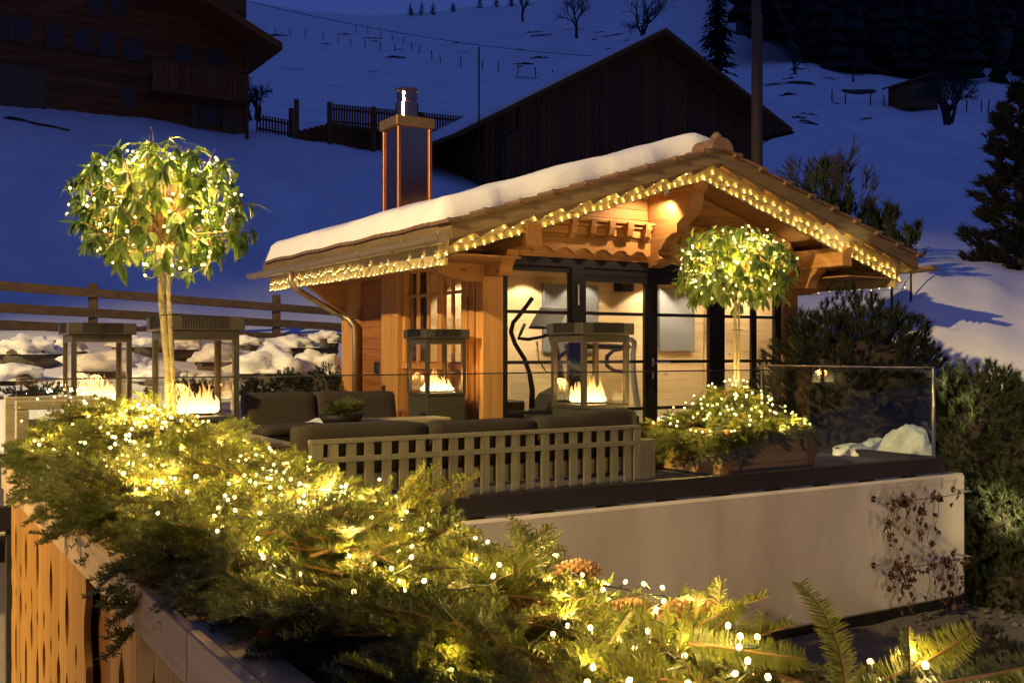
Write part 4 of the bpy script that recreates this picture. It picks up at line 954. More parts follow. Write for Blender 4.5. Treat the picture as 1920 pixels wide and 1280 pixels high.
def lantern(loc, label, seed, light=True):
    t = thing('fire_lantern', loc, label, 'lantern', 'gas fire lanterns on the terrace'); r = random.Random(seed)
    def b(name, *a, mat='lantern', c=0, par=None):
        m = MB(); m.box(*a, c); return m.build(name, M[mat], par or t, local=True)
    s = .30
    b('base', -s+.01, s-.01, -s+.01, s-.01, .02, .70, c=.006); b('tray', -s, s, -s, s, .702, .745, c=.006)
    for sx_ in (-1, 1):
        for sy_ in (-1, 1): b('corner_post', sx_*s-(.05 if sx_ > 0 else 0), sx_*s+(0 if sx_ > 0 else .05), sy_*s-(.05 if sy_ > 0 else 0), sy_*s+(0 if sy_ > 0 else .05), .746, 1.40)
    b('top_frame', -s, s, -s, s, 1.401, 1.475); 
    cp = b('cap', -.34, .34, -.34, .34, 1.478, 1.60, c=.008)
    vm = MB()
    for side in range(4):
        for k in range(18):
            q = -.19+.38*k/17; 
            if side == 0: vm.box(q-.005, q+.005, -.345, -.338, 1.50, 1.604)
            elif side == 1: vm.box(-.345, -.338, q-.005, q+.005, 1.50, 1.604)
            elif side == 2: vm.box(q-.005, q+.005, .338, .345, 1.50, 1.604)
            else: vm.box(.338, .345, q-.005, q+.005, 1.50, 1.604)
    o = vm.build('vent_fins', M['rubber'], cp, local=True, kind='stuff')
    for (a) in ((-s+.05, s-.05, -s+.02, -s+.026), (-s+.05, s-.05, s-.026, s-.02), (-s+.02, -s+.026, -s+.05, s-.05), (s-.026, s-.02, -s+.05, s-.05)):
        b('pane', *a, .748, 1.399, mat='lantern_glass')
    b('burner', -.14, .14, -.07, .07, .747, .762, mat='rubber')
    fm = MB()
    for k in range(26):
        x = -.19+.015*k+r.uniform(-.01,.01); y = r.uniform(-.08,.08); h = r.uniform(.12,.36)*(1-.5*(abs(k-12.5)/12.5)**1.5); w_ = r.uniform(.022,.05); ph = r.uniform(0, 6)
        prof = [(w_*.55, 0), (w_*.95, .12), (w_, .25), (w_*.8, .45), (w_*.5, .65), (w_*.24, .84), (.003, 1)]
        n = 9; vs = []; fs = []
        for (rr, f) in prof:
            ox = .025*sin(ph+5*f)*f; oy = .02*cos(ph*1.3+4*f)*f
            for q in range(n): vs.append((x+ox+rr*cos(2*pi*q/n), y+oy+rr*sin(2*pi*q/n), .764+h*f))
        for i in range(len(prof)-1):
            for q in range(n): fs.append((i*n+q, i*n+(q+1)%n, (i+1)*n+(q+1)%n, (i+1)*n+q))
        fm.add(vs, fs)
    fm.build('flames', M['flame'], t, local=True, smooth=True, kind='stuff')
    li = bpy.data.lights.new('flame_light', 'POINT'); li.energy = 26; li.color = (1, .48, .14); li.shadow_soft_size = .09
    o = bpy.data.objects.new('flame_light', li); col.objects.link(o); o.parent = t; o.location = (0, 0, .92)
    return t
def gl(u, d): p = at(u, 659, d); return (p.x, p.y, 0.0)
lantern(gl(182, 11.2), 'fire lantern at far left before the snow rocks, flames wide', 1)
lantern(gl(366, 9.1), 'fire lantern right behind the left topiary trunk', 2)
lantern(gl(818, 14.3), 'black fire lantern in front of the cabin side window', 3)
lantern(gl(1106, 11.15), 'fire lantern in front of the glass doors, behind the slatted bench', 4)

# ---- slatted bench seen from behind
bn = thing('slatted_bench', (4.5, 7.95, 0), 'weathered wooden lounge bench with slatted back against the glass', 'bench')
def pb(name, *a, mat='grey_z', c=.004, par=bn):
    m = MB(); m.box(*a, c); return m.build(name, M[mat], par)
BX0, BX1, BYY = 2.93, 6.22, 7.80
pb('end_post', BX0, BX0+.10, BYY, BYY+.07, .0, .565); pb('end_post', BX1-.08, BX1, BYY, BYY+.07, .0, .565)
pb('top_rail', BX0, BX1, BYY-.004, BYY+.085, .567, .60, mat='grey_x'); pb('cross_rail', BX0+.102, BX1-.082, BYY-.008, BYY+.012, .415, .462, mat='grey_x'); pb('bottom_rail', BX0+.102, BX1-.082, BYY+.03, BYY+.07, .06, .13, mat='grey_x')
n = 20; pit = (BX1-BX0-.18)/(n+.0)
for i in range(n):
    x = BX0+.10+pit*(i+.5)+.012; pb('slat', x-.043, x+.043, BYY+.013, BYY+.04, .04, .565)
pb('seat_base', BX0, BX1, BYY+.09, BYY+.95, .16, .30, mat='grey_x')
for x in (BX0+.1, BX1-.1): pb('leg', x-.04, x+.04, BYY+.75, BYY+.83, .0, .158)
pb('end_box', BX1+.004, BX1+.20, BYY+.03, BYY+.95, .0, .455)
def cushion(name, x0, x1, y0, y1, z0, z1, label, seed, group=None, soft=.06, peak=0, tilt=0, cat='cushion'):
    bm = bmesh.new(); bmesh.ops.create_cube(bm, size=1); bmesh.ops.subdivide_edges(bm, edges=list(bm.edges), cuts=7, use_grid_fill=True)
    for q in bm.verts:
        c = q.co*2
        f = lambda a: (abs(a)**1.0)
        k = 1-.5*soft*2*(max(0, abs(c.x)-.8)/.2*max(abs(c.y), abs(c.z))**4)
        x = lerp(x0, x1, q.co.x+.5); y = lerp(y0, y1, q.co.y+.5); z = lerp(z0, z1, q.co.z+.5)
        e = [abs(c.x), abs(c.y), abs(c.z)]; r_ = min(.06, (y1-y0)*.4)
        for ax, (lo, hi, v) in enumerate(((x0,x1,x),(y0,y1,y),(z0,z1,z))): pass
        # round the edges: pull corners in towards an inner box
        inn = Vector((min(max(x, x0+r_), x1-r_), min(max(y, y0+r_), y1-r_), min(max(z, z0+r_), z1-r_))); d = Vector((x,y,z))-inn
        if d.length > 1e-6: p = inn+d.normalized()*r_*min(1, d.length/r_*1.0) if d.length > r_ else inn+d
        else: p = inn
        p.z += .018*nz(p.x*1.5, p.y*2, seed, 2.1)+(peak*max(0, 1-abs(p.x-x1+.2)/.5) if z > (z0+z1)/2 else 0)
        p.y += .012*nz(p.x, p.z*3, seed+4, 2.4)+tilt*(p.z-z0)
        q.co = p
    me = bpy.data.meshes.new(name); bm.to_mesh(me); bm.free(); me.materials.append(M['cushion']); me.polygons.foreach_set('use_smooth', [True]*len(me.polygons))
    o = bpy.data.objects.new(name, me); col.objects.link(o); return tag(o, label, cat, group)
xa = onY(556, 800, BYY+.13).x; xb = onY(802, 800, BYY+.13).x; xc = onY(1006, 800, BYY+.13).x; xd = onY(1194, 790, BYY+.13).x
cushion('back_cushion', xa, xb-.005, BYY+.095, BYY+.33, .305, .715, 'dark back cushion at the left end of the slatted bench', 1, 'bench back cushions')
cushion('back_cushion', xb, xc-.005, BYY+.095, BYY+.33, .305, .70, 'dark back cushion in the middle of the slatted bench', 2, 'bench back cushions')
cushion('back_cushion', xc, xd, BYY+.095, BYY+.33, .305, .71, 'dark back cushion with raised top at the right end of the bench', 3, 'bench back cushions', peak=.06)
cushion('seat_cushion', BX0+.02, BX1-.02, BYY+.335, BYY+.95, .302, .44, 'long dark seat cushion on the slatted bench', 4)
# ---- dark sofa along the far side
sx0 = onY(452, 760, 12.3).x; sx1 = onY(588, 760, 12.3).x; sx2 = onY(738, 760, 12.3).x
so = thing('dark_sofa', ((sx0+sx2)/2, 12.3, 0), 'low dark outdoor sofa in front of the snowy shrubs', 'sofa')
m = MB(); m.box(sx0, sx2, 11.5, 12.35, .1, .32, .01); m.build('base', M['rubber'], so)
for a, b in ((sx0, sx1), (sx1+.01, sx2)):
    o = cushion('backrest', a+.01, b-.01, 12.1, 12.32, .33, .80, None, a, tilt=.25, cat=None); o.parent = so; o.location = -wloc(so)
    o2 = cushion('seat', a+.01, b-.01, 11.5, 12.1, .322, .45, None, a+3, cat=None); o2.parent = so; o2.location = -wloc(so)
# ---- low table with pale top and a bowl of fir sprigs
tb = thing('low_table', (2.75, 9.75, 0), 'low coffee table with a pale top left of the bench', 'table')
m = MB(); m.box(2.3, 3.3, 9.3, 10.4, .42, .46, .006); m.build('top', M['grey_x'], tb)
for x in (2.36, 3.24):
    for y in (9.36, 10.34): m = MB(); m.box(x-.04, x+.04, y-.04, y+.04, 0, .418); m.build('leg', M['grey_z'], tb)
p0 = at(775, 790, 12.3)
sb = thing('side_bench', (p0.x, p0.y, 0), 'small pale wooden bench before the black lantern', 'bench')
m = MB(); m.box(p0.x-.62, p0.x+.4, p0.y-.2, p0.y+.2, .47, .52, .006); m.build('seat', M['grey_x'], sb)
for x in (-.5, .3): m = MB(); m.box(p0.x+x-.04, p0.x+x+.04, p0.y-.15, p0.y+.15, 0, .468); m.build('leg', M['grey_z'], sb)
# ---- armchair frame at the left behind the glass
A0 = onY(30, 845, 8.25); A1 = onY(118, 760, 8.25); zt = onY(30, 752, 8.25).z; zb_ = onY(60, 838, 8.25).z
ac = thing('armchair', (A0.x+.3, 8.4, 0), 'armchair with a pale open wooden arm frame behind the left glass', 'armchair')
for (x0, x1, z0, z1, nm) in ((A0.x, A0.x+.085, 0, zt-.066, 'front_leg'), (A0.x, A1.x+.35, zt-.065, zt, 'arm_rail'), (A0.x+.086, A1.x+.3, zb_-.02, zb_+.045, 'lower_rail'), (A1.x+.27, A1.x+.35, 0, zt-.066, 'rear_leg')):
    m = MB(); m.box(x0, x1, 8.25, 8.33, z0, z1, .006); m.build(nm, M['grey_x'], ac)
    m = MB(); m.box(x0, x1, 9.0, 9.08, z0, z1, .006); m.build(nm, M['grey_x'], ac)
m = MB(); m.box(A0.x+.1, A1.x+.3, 8.34, 8.99, zb_, zb_+.16, .03); m.build('seat', M['cushion'], ac)

# ================================================================== FIR BRANCHES (cut greenery), two meshes per variant
def fir_variant(seed, Ln):
    r = random.Random(seed); st = MB(); nd = MB()
    def needles(pts, side_n, nl):
        n = len(pts)
        tot = sum((pts[i+1]-pts[i]).length for i in range(n-1)); k = int(tot/.0052)
        for i in range(k):
            f = (i+.5)/k*(n-1); a = int(f); a = min(a, n-2); p = pts[a].lerp(pts[a+1], f-a); d = (pts[a+1]-pts[a]).normalized()
            s = d.cross(side_n).normalized(); tip = 1-max(0, (i/k-.75))*.9
            for q in (-1, 1, 0):
                if q == 0 and r.random() < .45: continue
                up = side_n*r.uniform(-.15, .7) if q else side_n*r.uniform(.7, 1.1)+s*r.uniform(-.5, .5)
                v = (s*q*r.uniform(.6, 1.1)+up+d*r.uniform(.2, .95)).normalized()*nl*tip*r.uniform(.75, 1.1)
                w = d*.0025
                mid = p+v*.55+side_n*nl*.05; e = p+v-side_n*nl*.06
                nd.add([p-w*.7, p+w*.7, mid+w, mid-w, e], [(0,1,2,3), (3,2,4)])
    main = [Vector((Ln*t, .03*sin(3*t+seed), -.16*Ln*t*t+.02*sin(5*t))) for t in [i/10 for i in range(11)]]
    st.tube(main, [lerp(.0055, .0016, i/10) for i in range(11)], 5)
    up = Vector((0,0,1)); needles(main[2:], up, .034)
    t = .12; k = 0
    while t < .93:
        for sd in (-1, 1):
            f = t*10; a = min(int(f), 9); p = main[a].lerp(main[a+1], f-a)
            ln = Ln*(.52*(1-t)+.12)*r.uniform(.6, 1.25); an = radians(r.uniform(34, 64))
            d = Vector((cos(an), sd*sin(an), r.uniform(-.28,.38)))
            pts = [p+d*ln*q+Vector((ln*.10*q*q, 0, -.18*ln*q*q)) for q in [i/5 for i in range(6)]]
            st.tube(pts, [lerp(.003, .0011, i/5) for i in range(6)], 4); needles(pts, up, .032*r.uniform(.85, 1.1))
            if ln > .13:
                for e in (.4, .62):
                    for s2 in (-1, 1):
                        b0 = pts[int(e*5)]; d2 = (d+Vector((0,0,0))); an2 = radians(48)*s2; d2 = Matrix.Rotation(an2, 3, 'Z') @ d
                        q2 = [b0+d2*ln*.38*q for q in [i/3 for i in range(4)]]; st.tube(q2, [.0018,.0015,.0012,.001], 3); needles(q2, up, .028)
        t += r.uniform(.12, .16); k += 1
    return st.mesh('fir_branch', M['stem']), nd.mesh('needles', M['needle'])
FIR = [fir_variant(100+i, Ln) for i, Ln in enumerate((.50, .44, .40, .36, .46, .32))]
def fir(loc, rot, sc_, v, label, group, par=None, nm='fir_branch'):
    st, nd = FIR[v % 6]; o = inst(nm, st, par, loc, None, 1); o.rotation_euler = rot; o.scale = (sc_,)*3
    c = bpy.data.objects.new('needles', nd); col.objects.link(c); c.parent = o; c['kind'] = 'stuff'
    if par is None: tag(o, label, 'branch', group)
    return o
def orient(yaw, pitch, roll):
    return (Matrix.Rotation(yaw, 4, 'Z') @ Matrix.Rotation(-pitch, 4, 'Y') @ Matrix.Rotation(roll, 4, 'X')).to_euler()

# bowl with sprigs on the table behind the bench
p = at(640, 792, 11.6); bw = thing('bowl', (p.x, p.y, p.z), 'small bowl of fir sprigs in front of the dark sofa', 'bowl')
m = MB(); m.lathe([(.10,-.05),(.20,-.0),(.26,.09),(.24,.09),(.0,.04)], (0,0,0), 18); m.build('dish', M['rubber'], bw, local=True, smooth=True)
for k in range(14): fir((0,0,.07), orient(k*.9, R.uniform(.2,1.0), R.uniform(-.4,.4)), R.uniform(.5,.75), k, None, None, bw, 'sprig')
pd = thing('bowl_stand', (p.x, p.y, 0), 'dark round stand under the bowl of fir sprigs', 'stand'); m = MB(); m.lathe([(.22,0),(.2,.02),(.06,.05),(.06,p.z-.1),(.2,p.z-.052)], (p.x, p.y, 0), 16); m.build('pedestal', M['rubber'], pd)

# ================================================================== LONG WOODEN PLANTER IN THE FOREGROUND
PX0, PX1, PX2, PY0, PYL, PY1, PZ = .66, 1.66, 2.15, .05, 5.45, 7.05, .61
pl = thing('long_planter', (PX0, 3.0, -1.6), 'long wooden planter box with decorative cut-out cladding in the foreground', 'planter')
def pbx(name, *a, mat='grey_y', c=.004, kind=None):
    m = MB(); m.box(*a, c); return m.build(name, M[mat], pl, kind=kind)
pbx('rim_board', PX0, PX0+.032, PY0, 2.62, PZ-.142, PZ); pbx('rim_board', PX0, PX0+.032, 2.624, 4.98, PZ-.142, PZ); pbx('rim_board', PX0, PX0+.032, 4.984, PY1, PZ-.142, PZ)
pbx('rim_top', PX0+.034, PX0+.135, PY0, 3.9, PZ-.032, PZ-.006); pbx('rim_top', PX0+.034, PX0+.135, 3.904, PY1, PZ-.032, PZ-.006)
pbx('rim_board', PX1-.032, PX1, PY0, PYL, PZ-.142, PZ); pbx('rim_board', PX1, PX2, PYL-.032, PYL, PZ-.142, PZ, mat='grey_x'); pbx('rim_board', PX2-.032, PX2, PYL+.002, PY1, PZ-.142, PZ); pbx('rim_board', PX0+.034, PX2, PY1, PY1+.03, PZ-.142, PZ, mat='grey_x')
pbx('inner_board', PX0+.14, PX0+.40, PY0, PY1-.03, PZ-.075, PZ-.05, mat='clad_z')
m = MB(); m.box(PX0+.1, PX1-.034, PY0, PY1-.002, -.2, PZ-.08); m.box(PX1-.033, PX2-.034, PYL+.001, PY1-.002, -.2, PZ-.08); m.build('soil', M['soil'], pl)
m = MB(); m.box(PX0+.10, PX1-.05, PY0, PY1-.1, -1.6, -.21); m.build('core', M['fascia'], pl)
def slots(seam, z):
    if seam % 2 == 0: S = [(.22, .13, 1), (-.06, .045, 0), (-.36, .17, 1), (-.75, .05, 0), (-1.1, .16, 1)]
    else: S = [(.05, .05, 0), (-.14, .10, 1), (-.55, .06, 0), (-.85, .15, 1), (-1.3, .05, 0)]
    S = [(a+.035*sin(seam*2.3), b, c) for a, b, c in S]
    w = 0
    for c, h, kind in S:
        t = (z-c)/h
        if abs(t) < 1:
            w = max(w, (.022*(1-abs(t)**2.2) if not kind else .044*(1-abs(min(1, max(-1, t*1.0)))**3)*(.45+.55*(1 if t < .45 else max(0, 1-(t-.45)*2.2)))))
    return w
def clad(y0, y1, pw, s0):
    k = 0; y = y0
    while y < y1-.02:
        ye = min(y+pw-.004, y1); zz = [lerp(-1.6, PZ-.146, i/150) for i in range(151)]
        e0 = [(y+slots(s0+k, z), z) for z in zz]; e1 = [(ye-slots(s0+k+1, z), z) for z in zz]
        def red(e):                       # keep only points where the outline turns
            o = [e[0]]
            for i in range(1, len(e)-1):
                if abs((e[i][0]-e[i-1][0])-(e[i+1][0]-e[i][0])) > 1e-6: o.append(e[i])
            return o+[e[-1]]
        e0, e1 = red(e0), red(e1)
        m = MB(); n0, n1 = len(e0), len(e1)
        # strip faces between both edges on a shared z list
        allz = sorted(set([p[1] for p in e0]+[p[1] for p in e1]))
        vs = []
        for z in allz:
            a = y+slots(s0+k, z); b = ye-slots(s0+k+1, z); vs += [(PX0+.03, a, z), (PX0+.03, b, z), (PX0+.055, b, z), (PX0+.055, a, z)]
        fs = []
        for i in range(len(allz)-1):
            for q in range(4): fs.append((i*4+q, i*4+(q+1)%4, (i+1)*4+(q+1)%4, (i+1)*4+q))
        n = len(allz); fs += [(0,3,2,1), ((n-1)*4, (n-1)*4+1, (n-1)*4+2, (n-1)*4+3)]
        m.add(vs, fs); m.build('plank', M['clad_z'], pl, fix=True); y += pw; k += 1
clad(4.25, 6.80, .2318, 0); clad(PY0+.05, 3.76, .2318, 1)
pbx('recess_board', PX0+.085, PX0+.098, PY0, PY1-.05, -1.6, PZ-.15, mat='old_z')
pbx('panel_side', PX0+.034, PX0+.074, 3.765, 3.785, -1.6, PZ-.146, mat='clad_z', c=0)
# dark steel post and beam beyond the planter
sf = thing('steel_post', (.1, 7.5, -1.6), 'dark steel post and beam at the lower left behind the planter', 'post')
q0 = onY(31, 970, 7.5)
m = MB(); m.box(-1.6, q0.x, 7.46, 7.54, onY(15, 993, 7.5).z, onY(15, 948, 7.5).z, .004); m.build('beam', M['fascia'], sf)
q1 = onY(10, 1000, 7.5); m = MB(); m.box(q1.x, q0.x-.015, 7.47, 7.53, -1.75, onY(15, 993, 7.5).z-.002, .004); m.build('post', M['lantern'], sf)
m = MB(); m.box(-2.2, q0.x, 7.62, 7.68, -1.75, onY(15, 1000, 7.6).z); o = m.build('lower_wall', M['render']); tag(o, 'pale rendered lower wall glimpsed behind the steel post', 'wall')

# ---- square planter on the terrace, right
QX0, QX1, QY0, QY1, QZ = 7.40, 8.65, 7.86, 9.11, .50
sq = thing('square_planter', ((QX0+QX1)/2, (QY0+QY1)/2, 0), 'square wooden planter box under the right topiary tree', 'planter')
for x in (QX0, QX1-.09):
    for y in (QY0, QY1-.09): m = MB(); m.box(x, x+.09, y, y+.09, 0, QZ, .006); m.build('post', M['clad_z'], sq)
z = .02
while z < QZ-.05:
    for a in ((QX0+.02, QX0+.05, QY0+.092, QY1-.092), (QX1-.05, QX1-.02, QY0+.092, QY1-.092)): m = MB(); m.box(*a, z, z+.115, .004); m.build('plank', M['planter_y'], sq)
    for a in ((QX0+.092, QX1-.092, QY0+.02, QY0+.05), (QX0+.092, QX1-.092, QY1-.05, QY1-.02)): m = MB(); m.box(*a, z, z+.115, .004); m.build('plank', M['planter_x'], sq)
    z += .119
m = MB(); m.box(QX0+.055, QX1-.055, QY0+.055, QY1-.055, .1, QZ-.06); m.build('soil', M['soil'], sq)

# ================================================================== TOPIARY TREES
def leafmesh(seed, ln=.12, wd=.042):
    r = random.Random(seed); m = MB(); n = 6; cv = r.uniform(.1, .35); fold = r.uniform(.1, .35); tw = r.uniform(-.4, .4)
    vs = []; fs = []
    for i in range(n+1):
        t = i/n; w = wd/2*sin(pi*t**.8)**.75*(1 if t > .02 else .1); x = ln*t; z = -cv*ln*t*t; a = tw*t
        for s in (-1, 0, 1): vs.append((x, s*w*cos(a)-0, z+abs(s)*fold*w+s*w*sin(a)))
    for i in range(n):
        for q in range(2): a = i*3+q; fs.append((a, a+1, a+4, a+3))
    m.add(vs, fs); return m
LEAF = [leafmesh(i, *((.135,.042),(.115,.040),(.15,.044),(.105,.038))[i % 4]) for i in range(6)]
LEAFM = [l.mesh('leaf', M['leaf'], True) for l in LEAF]
def whorl_points(c, rx_, rz_, n, seed):
    r = random.Random(seed); out = []
    for k in range(n):
        f = (k+.5)/n; u = 1-1.86*f if True else 0; a = k*2.39996+r.uniform(-.3,.3); q = sqrt(max(0, 1-u*u))
        d = Vector((cos(a)*q, sin(a)*q, u)); rr = r.uniform(.70, 1.0) if k % 3 else r.uniform(.4, .7)
        rr *= 1+.12*nz(d.x*1.5, d.y*1.5, d.z*1.5+seed, 1)
        out.append((Vector((c[0]+d.x*rx_*rr, c[1]+d.y*rx_*rr, c[2]+d.z*rz_*rr)), d))
    return out
def topiary(base, crown_c, rx_, rz_, seed, label, lsc=1.0):
    r = random.Random(seed); t = thing('topiary_tree', base, label, 'tree', 'topiary trees wrapped in fairy lights'); B = Vector(base); C = Vector(crown_c)
    top = C-Vector((0,0,rz_*.55))
    m = MB(); m.tube([B-Vector((0,0,.1)), B.lerp(top, .25)+Vector((.006,.004,0)), B.lerp(top, .5)+Vector((.012,0,0)), B.lerp(top, .8)+Vector((-.004,.004,0)), top, C], [.025, .023, .022, .020, .019, .010], 9); m.build('trunk', M['bark'], t, smooth=True)
    m = MB(); o = Vector((RT[0]*.042, RT[1]*.042, 0)); m.tube([B+o-Vector((0,0,.1)), top+o*.9+Vector((0,0,-.02))], [.014, .013], 8); m.build('stake', M['bark'], t, smooth=True)
    tie = MB()
    for f in (.3, .72):
        p = B.lerp(top, f)+o*.5; tie.tube([p+Vector((cos(a)*.062, sin(a)*.045, 0)) for a in [2*pi*i/12 for i in range(13)]], .004, 5)
    tie.build('tie', M['rubber'], t)
    wp = whorl_points(C, rx_, rz_, 240, seed); tw = MB()
    for p, d in wp:
        s0 = C.lerp(top, r.uniform(.2, 1.0)); tw.tube([s0, s0.lerp(p, .55)+Vector((0,0,-.03)), p], [.006, .004, .0025], 4)
        if d.z > .3 and r.random() < .22:
            tw.tube([p, p+d*.03+Vector((0,0,.025)), p+d*.05+Vector((r.uniform(-.02,.02), 0, .05))], [.003, .002, .0012], 4)
    tw.build('twigs', M['stem'], t)
    mats = []
    for p, d in wp:
        n = r.randint(6, 9); a0 = r.uniform(0, 6.28); x = (d+Vector((0,0,-.1))).normalized()
        for k in range(n):
            a = a0+2*pi*k/n+r.uniform(-.3,.3); ax = x.orthogonal().normalized(); side = ax*cos(a)+x.cross(ax)*sin(a)
            v = (side*r.uniform(.4, .9)+x*r.uniform(.15, .8)+Vector((0,0,-r.uniform(.35, 1.25)))).normalized()
            zz = (Vector((0,0,1))*.8+x*.5+Vector((r.uniform(-.4,.4), r.uniform(-.4,.4), 0))); yv = zz.cross(v).normalized(); zv = v.cross(yv)
            s = r.uniform(.58, .98)*lsc
            mt = Matrix((v, yv, zv)).transposed().to_4x4(); mt = Matrix.Translation(p-B+x*r.uniform(-.01,.02)) @ mt @ Matrix.Diagonal((s, s, s, 1))
            view = (Vector((0,0,EYE))-p).normalized(); mats.append((view.dot(d), mt, r.randrange(6)))
    mats.sort(key=lambda q: -q[0])
    for _, mt, k in mats[:298]:
        o = bpy.data.objects.new('leaf', LEAFM[k]); col.objects.link(o); o.parent = t; o.matrix_local = mt
    rest = MB()
    for _, mt, k in mats[298:]: rest.add([mt @ Vector(v) for v in LEAF[k].v], LEAF[k].f)
    rest.build('foliage', M['leaf'], t, local=True, smooth=True, kind='stuff')
    return wp
T1B = at(322, 700, 6.0); T1B.z = .5; T1C = at(300, 392, 6.0)
T2C = at(1392, 500, 11.43); T2B = Vector((8.05, 8.48, .42)); T2C = Vector((8.07, 8.46, T2C.z))
wp1 = topiary(T1B, T1C, .51, .40, 5, 'left topiary tree with a round lit leaf crown rising from the foreground planter')
wp2 = topiary(T2B, T2C, .66, .47, 6, 'right topiary tree with a lit leaf crown before the cabin doors', 1.4)

# ================================================================== HEAPS OF FIR BRANCHES
def mound_z(x, y):
    z = PZ-.04+(.06+.11*min(1, max(0, (y-1.6)/1.6)))*max(0, 1-((x-1.15)/.62)**2)
    dx, dy = x-T1B.x, y-T1B.y; z += .19*exp(-(dx*dx/.34+dy*dy/.40))
    return z
r = random.Random(21)
def long_label(x, y):
    part = 'at the near end of' if y < 2.4 else ('in the middle of' if y < 4.6 else 'at the far end of')
    side = 'on the cladding side' if x < 1.12 else 'on the terrace wall side'
    return f'cut fir branch {part} the long planter, {side}', f"fir branches {part} the long planter {side}"
cnt = 0
pts_done = []
for k in range(6000):
    if cnt >= 178: break
    y = r.uniform(.5, 7.15) if r.random() < .68 else r.uniform(.6, 3.2); x = r.uniform(PX0+.12, PX1+.02) if y < PYL-.1 else r.uniform(PX0+.12, PX2+.05)
    if y < 3.0 and x < PX0+.27+(3.0-y)*.06: continue
    if any((x-a)**2+(y-b)**2 < .105**2 for a, b in pts_done): continue
    pts_done.append((x, y)); cnt += 1
    cx = 1.15 if y < PYL-.2 else T1B.x
    ox, oy = x-cx, (r.uniform(-1, 1) if y < PYL-.4 else (y-T1B.y)*1.1)
    yaw = atan2(oy, ox*1.6)+r.gauss(0, .75)
    dist = abs(x-cx)
    pitch = r.uniform(-.30, .42)-.35*dist
    s = r.uniform(.8, 1.2) if y > 1.6 else r.uniform(.6, .85)
    z = mound_z(x, y)+.02
    bk = .20*s
    fir((x-cos(yaw)*bk, y-sin(yaw)*bk, z+r.uniform(-.07,.03)), orient(yaw, pitch, r.uniform(-.75,.75)), s, r.randrange(6), *long_label(x, y))
for k in range(36):                       # low sprays at the near end, beside the rim
    y = r.uniform(1.35, 3.6); x = PX0+r.uniform(.10, .36)+max(0, 2.3-y)*.22; yaw = r.uniform(1.1, 3.0)
    fir((x-cos(yaw)*.15, y-sin(yaw)*.15, PZ+r.uniform(.0,.09)), orient(yaw, r.uniform(-.2,.3), r.uniform(-.6,.6)), r.uniform(.6, .85), r.randrange(6), *long_label(x, y))
for k in range(26):                       # branches hanging over the near rim
    y = 2.9+4.0*(k+.5)/26+r.uniform(-.1,.1); x = PX0+r.uniform(.12,.28); yaw = pi+r.gauss(.15,.55); s = r.uniform(.7,1.05)
    fir((x-cos(yaw)*.12, y-sin(yaw)*.12, PZ+r.uniform(.03,.10)), orient(yaw, r.uniform(-.3,.15), r.uniform(-.6,.6)), s*.95, r.randrange(6), 'cut fir branch hanging over the rim of the long planter', 'fir branches over the planter rim')
for k in range(40):                       # branches standing round the left trunk
    a = r.uniform(0, 6.28); q = r.uniform(.03, .50); x, y = T1B.x+cos(a)*q, T1B.y+sin(a)*q
    fir((x, y, mound_z(x, y)-.05), orient(a+r.gauss(0,.3), lerp(.35, -.4, q/.5)+r.uniform(-.2,.15), r.uniform(-.6,.6)), r.uniform(.7, 1.0), r.randrange(6), 'cut fir branch banked round the foot of the left topiary trunk', 'fir branches round the left trunk')
def sprig_mesh(seed, Ln, curl, nl=.036):
    r = random.Random(seed); st = MB(); nd = MB(); P = [Vector((Ln*t, curl*Ln*t**3*.55+.012*sin(4*t+seed), -.12*Ln*t*t)) for t in [i/14 for i in range(15)]]
    st.tube(P, [lerp(.0042, .0016, i/14) for i in range(15)], 6)
    tot = sum((P[i+1]-P[i]).length for i in range(14)); k = int(tot/.0034); up0 = Vector((0,0,1))
    for i in range(k):
        f = (i+.5)/k*14; a = min(int(f), 13); p = P[a].lerp(P[a+1], f-a); d = (P[a+1]-P[a]).normalized(); s = Vector((0,1,0)); up = d.cross(s).normalized()*-1
        if up.z < 0 and i < 3: up = -up
        tip = 1-max(0, i/k-.8)*2.2
        for q in (-1, 1, r.choice((-1, 1))):
            v = (s*q*r.uniform(.8, 1.1)+up*r.uniform(.1, .75)+d*r.uniform(.2, .6)).normalized()*nl*tip*r.uniform(.8, 1.1); w = d*.0019
            mid = p+v*.55+up*nl*.06; e = p+v-up*nl*.05
            nd.add([p-w*.7, p+w*.7, mid+w, mid-w, e], [(0,1,2,3), (3,2,4)])
    return st.mesh('fir_sprig', M['stem']), nd.mesh('needles', M['needle'])
SPR = [sprig_mesh(1, .42, .55, .056), sprig_mesh(2, .36, -.15, .050), sprig_mesh(3, .30, -.2, .040)]
def sprig(u0, y0, d0, u1, y1, d1, v, roll, label):
    a = at(u0, y0, d0); b = at(u1, y1, d1); x = (b-a); ln = x.length; x.normalize(); z_ = Vector((0,0,EYE+.3))-a; z_ -= x*z_.dot(x); z_.normalize(); y_ = z_.cross(x); m3 = Matrix((x, y_, z_)).transposed() @ Matrix.Rotation(roll, 3, 'X')
    st, nd = SPR[v]; o = inst('fir_sprig', st, None, a, m3.to_euler()); o.scale = (ln/((.42,.36,.30)[v]*1.0),)*3
    c = bpy.data.objects.new('needles', nd); col.objects.link(c); c.parent = o; c['kind'] = 'stuff'; tag(o, label, 'branch', 'fir sprigs standing out at the lower right')
sprig(1600, 1400, 1.18, 1590, 1095, 1.20, 0, .35, 'tall curling fir sprig standing up at the lower right')
sprig(1560, 1340, 1.35, 1830, 1150, 1.42, 1, .3, 'broad fir spray rising towards the lower right corner')
sprig(1620, 1330, 1.30, 1960, 1185, 1.36, 1, -.2, 'fir spray cut by the right picture edge')
